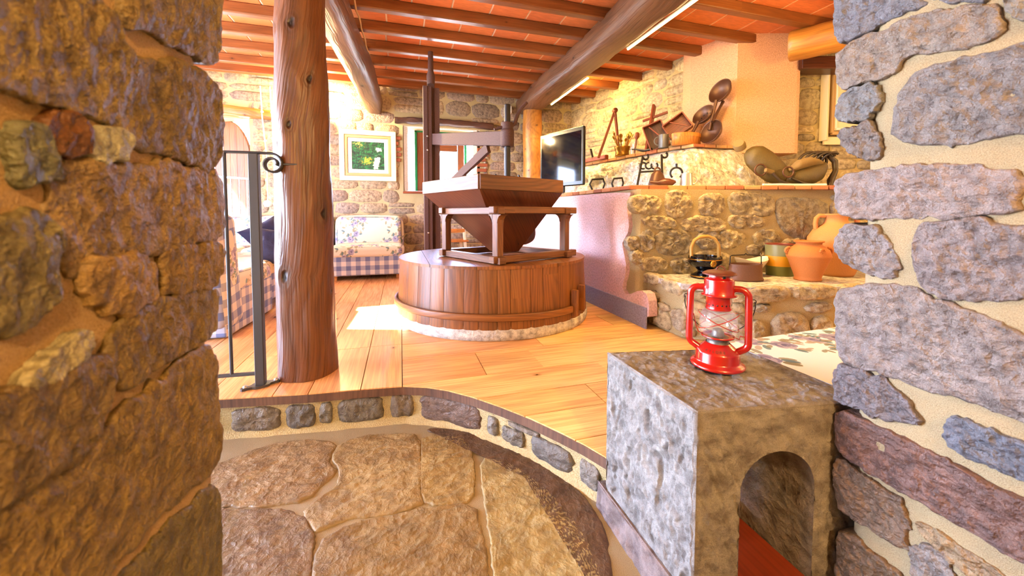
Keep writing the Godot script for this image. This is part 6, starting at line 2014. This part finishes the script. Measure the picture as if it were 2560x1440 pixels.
# one stone: outline on the plane (o; ex, ey), standing out by d, going back into the wall by back, with rough relief
func stone(poly: PackedVector2Array, o: Vector3, ex: Vector3, ey: Vector3, d: float, back: float, rough: float, rings: int, tint: Color, freq := 9.0, edge := 5.0, stretch := Vector3.ONE) -> MB:
	var m := MB.new()
	m.col = tint
	var p := poly
	if Geometry2D.is_polygon_clockwise(p): p.reverse()
	var n := ex.cross(ey)
	var c := Vector2.ZERO
	for q in p: c += q
	c /= p.size()
	var rg := RandomNumberGenerator.new()
	rg.seed = int(c.x * 7919.0 + c.y * 104729.0 + d * 1e6)
	if rings > 20:
		for j in p.size():
			var w := o + ex * p[j].x + ey * p[j].y
			p[j] += (p[j] - c).normalized() * (nse(w, 22.0) * 0.009 + nse(w, 60.0) * 0.004)
	var cut := []                    # hewn facets
	if rings > 20 and edge < 30.0:
		for i in 16:
			var q: Vector2 = c + (p[rg.randi() % p.size()] - c) * rg.randf_range(0.0, 0.9)
			cut.append([q, Vector2.from_angle(rg.randf() * TAU) * rg.randf_range(0.05, 0.32), rg.randf_range(0.5, 1.5) * rough])
	var P := []
	for r in rings + 1:
		var row := PackedVector3Array()
		var t := 1.0 if r == 0 else 1.0 - pow(float(r - 1) / (rings - 1), 1.25)
		for j in p.size() + 1:
			var q: Vector2 = c + (p[j % p.size()] - c) * t
			var w := o + ex * q.x + ey * q.y
			if r == 0: row.append(w - n * back)
			else:
				var fall := 1.0 - pow(t, edge)
				var s := w * stretch
				var hew := 0.0
				if cut.size():
					hew = 1.0
					var wq := q + Vector2(nse(w, 11.0), nse(w + Vector3(5, 5, 5), 11.0)) * 0.02
					for f in cut: hew = minf(hew, f[2] + f[1].dot(wq - f[0]))
					hew = maxf(hew, rough * 0.2 + hew * 0.15) * (fall * 0.7 + 0.3)
				var z := hew + d * sqrt(maxf(fall, 0.0)) + rough * (0.55 if cut.size() else 1.0) * (fall * 0.8 + 0.2) * (nse(s, freq) + 0.6 * absf(nse(s + Vector3(7, 3, 1), freq * 2.3)) + 0.45 * nse(s, freq * 5.0))
				row.append(w + n * z + (ex * nse(w, freq * 2.0) + ey * nse(w + Vector3(3, 3, 3), freq * 2.0)) * rough * 0.6 * t)
		P.append(row)
	m.grid(P, true)
	return m

func grown(p: PackedVector2Array, by: float) -> PackedVector2Array:
	var q := smooth_outline(p, 1)
	var r := Geometry2D.offset_polygon(q, by)
	return r[0] if r.size() else q

func poly2(a: Array) -> PackedVector2Array:
	var p := PackedVector2Array()
	for i in range(0, a.size(), 2): p.append(Vector2(a[i], a[i + 1]))
	return p

# courses of rubble stones on the plane (o; ex, ey), w by h metres, clear of the holes
func rubble(parent: Node3D, o: Vector3, ex: Vector3, ey: Vector3, w: float, h: float, holes: Array, rows: Vector2, wide: Vector2, tints: Array, m: Material, sd: int, d := 0.018, rough := 0.012, seg := 12, rings := 3, skip = null):
	var rg := RandomNumberGenerator.new()
	rg.seed = sd
	var y := 0.01
	while y < h - 0.04:
		var rh := minf(rg.randf_range(rows.x, rows.y), h - y)
		var x := rg.randf_range(-0.15, 0.0)
		while x < w:
			var rw := rg.randf_range(wide.x, wide.y) * (0.7 + 0.5 * rh / rows.y)
			var cells := [Rect2(x, y, rw, rh)]
			if rh > rows.x * 1.25 and rg.randf() < 0.3:
				var f := rg.randf_range(0.4, 0.6)
				cells = [Rect2(x, y, rw, rh * f), Rect2(x, y + rh * f, rw, rh * (1 - f))]
			for r in cells:
				var s := Rect2(r.position.x + 0.007, r.position.y + 0.007, r.size.x - 0.014, r.size.y - 0.014)
				s = s.intersection(Rect2(0, 0, w, h))
				var bad := s.size.x < 0.035 or s.size.y < 0.03
				for g in holes:
					if g.intersects(s):
						var cut := s
						if s.position.x < g.position.x: cut.size.x = g.position.x - s.position.x
						elif s.end.x > g.end.x: cut = Rect2(g.end.x, s.position.y, s.end.x - g.end.x, s.size.y)
						else: bad = true
						s = cut
						if s.size.x < 0.05: bad = true
				if bad: continue
				if skip != null and skip.has_point(s.get_center()): continue
				var j := minf(s.size.x, s.size.y) * 0.14
				var a := poly2([s.position.x + rg.randf() * j, s.position.y + rg.randf() * j, s.get_center().x + rg.randf_range(-j, j), s.position.y + rg.randf_range(-j, j) * 0.5, s.end.x - rg.randf() * j, s.position.y + rg.randf() * j, s.end.x + rg.randf_range(-j, 0) * 0.4, s.get_center().y + rg.randf_range(-j, j), s.end.x - rg.randf() * j, s.end.y - rg.randf() * j, s.get_center().x + rg.randf_range(-j, j), s.end.y - rg.randf_range(-j, j) * 0.5, s.position.x + rg.randf() * j, s.end.y - rg.randf() * j, s.position.x, s.get_center().y])
				var tn: Color = tints[rg.randi() % tints.size()] * rg.randf_range(0.8, 1.15)
				tn.a = 1.0
				part("stone", stone(resample(grown(a, 0.006), seg), o, ex, ey, d * rg.randf_range(0.5, 1.3), 0.02, rough, rings, tn, 14.0), m, parent)
			x += rw
		y += rh

# outlines of the big stones, in metres on the plane of their wall: along, up, along, up ...
const LEFT_STONES := [
	[0.360, 1.033, 0.447, 1.083, 0.457, 1.064, 0.488, 1.060, 0.486, 1.040, 0.509, 1.033, 0.512, 1.013, 0.507, 0.982, 0.498, 0.959, 0.468, 0.961, 0.435, 0.963, 0.401, 0.964, 0.372, 0.962, 0.356, 0.961],
	[0.506, 1.117, 0.731, 1.249, 0.723, 1.146, 0.693, 1.103, 0.646, 1.088, 0.607, 1.093, 0.556, 1.083, 0.521, 1.076, 0.497, 1.070],
	[0.510, 1.027, 0.570, 1.051, 0.634, 1.070, 0.691, 1.073, 0.723, 1.058, 0.708, 0.961, 0.675, 0.939, 0.625, 0.941, 0.562, 0.947, 0.512, 0.943, 0.497, 0.951, 0.509, 0.979, 0.516, 1.006],
	[0.405, 0.949, 0.422, 0.950, 0.430, 0.942, 0.428, 0.927, 0.409, 0.924, 0.401, 0.935],
	[0.374, 0.930, 0.386, 0.938, 0.404, 0.933, 0.401, 0.913, 0.395, 0.900, 0.384, 0.891, 0.373, 0.901, 0.371, 0.915],
	[0.441, 0.940, 0.457, 0.945, 0.494, 0.946, 0.487, 0.931, 0.460, 0.923, 0.444, 0.928],
	[0.407, 0.901, 0.432, 0.914, 0.470, 0.917, 0.510, 0.917, 0.561, 0.930, 0.594, 0.924, 0.681, 0.939, 0.718, 0.912, 0.705, 0.836, 0.627, 0.834, 0.554, 0.834, 0.504, 0.827, 0.444, 0.828, 0.426, 0.819, 0.407, 0.832, 0.401, 0.862],
	[0.435, 0.824, 0.458, 0.822, 0.498, 0.826, 0.520, 0.817, 0.536, 0.799, 0.524, 0.778, 0.482, 0.770, 0.466, 0.776, 0.435, 0.798],
	[0.350, 0.863, 0.372, 0.863, 0.385, 0.872, 0.396, 0.862, 0.398, 0.836, 0.394, 0.811, 0.380, 0.792, 0.362, 0.791, 0.346, 0.793],
	[0.460, 0.752, 0.482, 0.766, 0.549, 0.765, 0.621, 0.760, 0.679, 0.755, 0.690, 0.731, 0.668, 0.693, 0.617, 0.698, 0.544, 0.702, 0.495, 0.698, 0.466, 0.698, 0.457, 0.717, 0.457, 0.737],
	[0.550, 0.828, 0.626, 0.826, 0.705, 0.826, 0.693, 0.768, 0.622, 0.768, 0.550, 0.775, 0.544, 0.797],
	[0.371, 0.750, 0.387, 0.755, 0.426, 0.762, 0.428, 0.751, 0.409, 0.746, 0.376, 0.741, 0.367, 0.738],
	[0.342, 0.739, 0.358, 0.737, 0.397, 0.735, 0.447, 0.733, 0.450, 0.709, 0.441, 0.678, 0.412, 0.670, 0.382, 0.668, 0.354, 0.669, 0.338, 0.675],
	[0.443, 0.666, 0.475, 0.669, 0.506, 0.671, 0.586, 0.681, 0.666, 0.670, 0.672, 0.587, 0.674, 0.523, 0.658, 0.489, 0.573, 0.513, 0.503, 0.528, 0.460, 0.530, 0.434, 0.530, 0.379, 0.566, 0.334, 0.612, 0.338, 0.665, 0.365, 0.661, 0.403, 0.658],
	[0.464, 0.505, 0.529, 0.492, 0.600, 0.477, 0.656, 0.466, 0.671, 0.398, 0.663, 0.302, 0.656, 0.207, 0.412, 0.488],
	[0.557, 1.299, 0.749, 1.471, 0.733, 1.268, 0.506, 1.130],
	[0.366, 1.127, 0.535, 1.279, 0.489, 1.123, 0.361, 1.044],
]
const RIGHT_STONES := [
	[-0.709, 1.368, -0.706, 1.463, -0.621, 1.414, -0.529, 1.312, -0.581, 1.309, -0.633, 1.303, -0.690, 1.293, -0.704, 1.316],
	[-0.701, 1.275, -0.632, 1.284, -0.573, 1.289, -0.515, 1.281, -0.454, 1.258, -0.439, 1.254, -0.430, 1.224, -0.427, 1.201, -0.441, 1.193, -0.483, 1.196, -0.525, 1.209, -0.564, 1.212, -0.583, 1.185, -0.644, 1.183, -0.691, 1.179, -0.701, 1.246],
	[-0.580, 1.088, -0.561, 1.152, -0.542, 1.171, -0.482, 1.173, -0.402, 1.166, -0.368, 1.162, -0.361, 1.001, -0.396, 1.015, -0.434, 1.012, -0.517, 1.015, -0.543, 1.024, -0.578, 1.039],
	[-0.699, 1.157, -0.677, 1.170, -0.620, 1.171, -0.611, 1.141, -0.621, 1.098, -0.657, 1.092, -0.694, 1.106],
	[-0.693, 1.076, -0.657, 1.078, -0.620, 1.079, -0.607, 1.040, -0.603, 1.012, -0.617, 0.996, -0.646, 1.011, -0.677, 1.033],
	[-0.696, 0.936, -0.687, 0.961, -0.620, 0.968, -0.535, 0.972, -0.474, 0.969, -0.431, 0.952, -0.395, 0.938, -0.396, 0.909, -0.400, 0.877, -0.428, 0.874, -0.493, 0.866, -0.557, 0.866, -0.640, 0.861, -0.686, 0.875],
	[-0.688, 0.795, -0.674, 0.836, -0.640, 0.844, -0.592, 0.829, -0.579, 0.794, -0.563, 0.750, -0.570, 0.732, -0.611, 0.730, -0.653, 0.748, -0.678, 0.765],
	[-0.536, 0.832, -0.517, 0.849, -0.476, 0.858, -0.428, 0.855, -0.389, 0.845, -0.355, 0.840, -0.350, 0.725, -0.384, 0.721, -0.437, 0.710, -0.505, 0.704, -0.525, 0.730, -0.533, 0.772],
	[-0.680, 0.663, -0.668, 0.686, -0.558, 0.711, -0.505, 0.696, -0.436, 0.676, -0.382, 0.654, -0.347, 0.644, -0.341, 0.509, -0.376, 0.504, -0.414, 0.507, -0.468, 0.509, -0.530, 0.502, -0.587, 0.505, -0.653, 0.504, -0.673, 0.522, -0.681, 0.602],
	[-0.678, 0.416, -0.676, 0.485, -0.635, 0.496, -0.557, 0.490, -0.521, 0.444, -0.510, 0.424, -0.540, 0.421, -0.576, 0.398, -0.632, 0.403, -0.673, 0.398],
	[-0.478, 0.403, -0.463, 0.458, -0.455, 0.466, -0.412, 0.465, -0.374, 0.461, -0.340, 0.468, -0.337, 0.407, -0.371, 0.401, -0.425, 0.399],
	[-0.674, 0.356, -0.657, 0.375, -0.582, 0.375, -0.505, 0.374, -0.440, 0.366, -0.370, 0.361, -0.336, 0.366, -0.331, 0.263, -0.365, 0.253, -0.425, 0.256, -0.488, 0.264, -0.534, 0.261, -0.594, 0.262, -0.664, 0.268],
	[-0.668, 0.244, -0.643, 0.250, -0.585, 0.239, -0.526, 0.235, -0.527, 0.171, -0.529, 0.132, -0.597, 0.132, -0.648, 0.123, -0.667, 0.160],
	[-0.656, 0.053, -0.637, 0.079, -0.571, 0.076, -0.520, 0.067, -0.516, -0.031, -0.637, -0.162, -0.652, -0.060],
	[-0.516, 0.144, -0.485, 0.178, -0.461, 0.175, -0.454, 0.139, -0.475, 0.093, -0.507, 0.080],
	[-0.512, 0.202, -0.493, 0.213, -0.434, 0.212, -0.382, 0.204, -0.363, 0.185, -0.390, 0.161, -0.454, 0.168],
	[-0.424, 1.257, -0.406, 1.261, -0.371, 1.242, -0.369, 1.202, -0.414, 1.227, -0.421, 1.241],
	[-0.607, 1.423, -0.446, 1.312, -0.434, 1.266, -0.498, 1.292, -0.523, 1.317],
	[-0.724, 1.707, -0.496, 1.523, -0.501, 1.367, -0.710, 1.485],
]
const FLAGSTONES := [
	[-0.952, 1.823, -0.760, 1.852, -0.659, 1.916, -0.554, 1.963, -0.394, 1.930, -0.292, 1.873, -0.319, 1.780, -0.293, 1.703, -0.263, 1.673, -0.297, 1.611, -0.349, 1.525, -0.427, 1.531, -0.526, 1.544, -0.657, 1.590, -0.866, 1.652],
	[-0.847, 1.614, -0.645, 1.561, -0.448, 1.508, -0.356, 1.458, -0.299, 1.363, -0.282, 1.305, -0.273, 1.186, -0.255, 1.066, -0.627, 1.176],
	[-0.279, 1.875, -0.173, 1.907, -0.127, 1.893, -0.020, 1.876, 0.075, 1.834, 0.067, 1.586, 0.057, 1.441, 0.062, 1.375, -0.075, 1.375, -0.196, 1.391, -0.275, 1.363, -0.294, 1.383, -0.346, 1.459, -0.312, 1.506, -0.242, 1.566, -0.251, 1.637, -0.252, 1.680, -0.301, 1.774],
	[0.095, 1.835, 0.291, 1.756, 0.289, 1.613, 0.272, 1.463, 0.244, 1.351, 0.156, 1.355, 0.080, 1.374, 0.068, 1.456, 0.081, 1.698],
	[-0.272, 1.308, -0.182, 1.361, -0.074, 1.355, 0.067, 1.357, 0.248, 1.337, 0.242, 1.218, 0.245, 1.150, 0.230, 1.038, 0.214, 0.928, -0.241, 1.062, -0.254, 1.181],
	[0.330, 1.577, 0.399, 1.574, 0.495, 1.408, 0.542, 1.263, 0.563, 1.138, 0.567, 1.030, 0.548, 0.945, 0.517, 0.839, 0.231, 0.923, 0.261, 1.061, 0.275, 1.181, 0.290, 1.329, 0.304, 1.454],
	[0.114, 1.889, 0.330, 1.796, 0.454, 1.633, 0.587, 1.439, 0.644, 1.277, 0.651, 1.173, 0.644, 1.093, 0.588, 0.965, 0.530, 0.835, 0.521, 0.837, 0.563, 0.961, 0.575, 1.034, 0.574, 1.150, 0.555, 1.277, 0.508, 1.424, 0.405, 1.597, 0.316, 1.763, 0.127, 1.848],
]
const HEARTH_STONES := [
	[-0.069, 0.989, -0.003, 1.008, 0.171, 0.995, 0.163, 0.921, 0.133, 0.882, -0.011, 0.887, -0.063, 0.911],
	[0.223, 1.019, 0.285, 1.049, 0.390, 1.040, 0.428, 0.981, 0.435, 0.922, 0.373, 0.862, 0.289, 0.842, 0.230, 0.902],
	[0.522, 1.011, 0.603, 1.031, 0.710, 1.012, 0.718, 0.922, 0.671, 0.872, 0.543, 0.867, 0.514, 0.932],
	[0.764, 1.032, 0.926, 1.043, 1.160, 1.014, 1.174, 0.913, 1.131, 0.862, 0.823, 0.867, 0.778, 0.912],
	[1.188, 0.994, 1.374, 0.995, 1.649, 0.976, 1.677, 0.851, 1.614, 0.706, 1.524, 0.665, 1.362, 0.687, 1.259, 0.739, 1.198, 0.862],
	[0.030, 0.838, 0.164, 0.843, 0.300, 0.813, 0.306, 0.768, 0.187, 0.764, 0.052, 0.794],
	[0.348, 0.803, 0.459, 0.837, 0.608, 0.842, 0.732, 0.802, 0.738, 0.752, 0.653, 0.737, 0.397, 0.748],
	[0.769, 0.842, 0.878, 0.852, 1.076, 0.831, 1.089, 0.791, 0.990, 0.771, 0.803, 0.771],
	[0.141, 0.705, 0.271, 0.729, 0.398, 0.723, 0.440, 0.683, 0.437, 0.583, 0.348, 0.544, 0.191, 0.561, 0.148, 0.616],
	[0.493, 0.693, 0.588, 0.722, 0.676, 0.702, 0.678, 0.621, 0.592, 0.592, 0.506, 0.623],
	[0.697, 0.711, 0.772, 0.731, 0.916, 0.680, 0.895, 0.639, 0.776, 0.590, 0.710, 0.611],
	[1.003, 0.710, 1.135, 0.734, 1.215, 0.698, 1.207, 0.616, 1.107, 0.607, 1.017, 0.618],
	[0.036, 0.499, 0.170, 0.517, 0.244, 0.466, 0.224, 0.426, 0.089, 0.424, 0.026, 0.449],
	[0.022, 0.715, 0.105, 0.735, 0.117, 0.606, 0.066, 0.577, 0.023, 0.617],
	[-0.089, 0.667, -0.028, 0.677, -0.007, 0.618, -0.058, 0.589, -0.089, 0.618],
	[-0.053, 0.559, 0.014, 0.568, 0.025, 0.499, -0.036, 0.490],
	[0.465, 0.543, 0.615, 0.561, 0.789, 0.529, 0.780, 0.437, 0.618, 0.420, 0.499, 0.452],
	[0.918, 0.609, 1.141, 0.586, 1.154, 0.514, 1.009, 0.526],
	[0.266, 0.486, 0.402, 0.504, 0.457, 0.463, 0.447, 0.392, 0.331, 0.405],
	[1.696, 0.955, 1.766, 0.955, 1.955, 0.925, 1.962, 0.778, 1.728, 0.758],
	[1.251, 0.646, 1.444, 0.655, 1.502, 0.613, 1.483, 0.530, 1.277, 0.543],
	[1.571, 0.633, 1.732, 0.674, 1.968, 0.651, 1.975, 0.503, 1.623, 0.487],
	[1.167, 0.483, 1.393, 0.490, 1.419, 0.396, 1.193, 0.379],
]
const BENCH_STONES := [
	[0.009, 0.367, 0.302, 0.383, 0.306, 0.307, 0.045, 0.281, 0.010, 0.322],
	[0.317, 0.380, 0.623, 0.386, 0.630, 0.316, 0.339, 0.304],
	[0.645, 0.386, 0.845, 0.388, 0.849, 0.318, 0.652, 0.315],
	[0.425, 0.252, 0.585, 0.275, 0.587, 0.225, 0.443, 0.219],
	[0.055, 0.248, 0.172, 0.263, 0.164, 0.230, 0.064, 0.227],
	[0.200, 0.180, 0.358, 0.211, 0.437, 0.161, 0.450, 0.044, 0.349, 0.021, 0.204, 0.031],
	[0.471, 0.169, 0.589, 0.175, 0.602, 0.059, 0.552, 0.034, 0.471, 0.052],
	[0.049, 0.149, 0.108, 0.157, 0.135, 0.099, 0.103, 0.033, 0.044, 0.050],
]
const BENCH_SIDE_STONES := [
	[-0.063, 0.383, 0.163, 0.399, 0.178, 0.351, 0.095, 0.327, -0.070, 0.337],
	[0.210, 0.375, 0.330, 0.378, 0.413, 0.358, 0.403, 0.305, 0.320, 0.306, 0.225, 0.323],
	[0.050, 0.107, 0.169, 0.164, 0.288, 0.130, 0.316, 0.030, 0.214, 0.018, 0.052, 0.030],
	[0.312, 0.162, 0.395, 0.192, 0.442, 0.161, 0.433, 0.057, 0.352, 0.050],
	[0.047, 0.251, 0.153, 0.272, 0.168, 0.219, 0.085, 0.182],
	[0.169, 0.192, 0.274, 0.189, 0.300, 0.159, 0.210, 0.155],
]
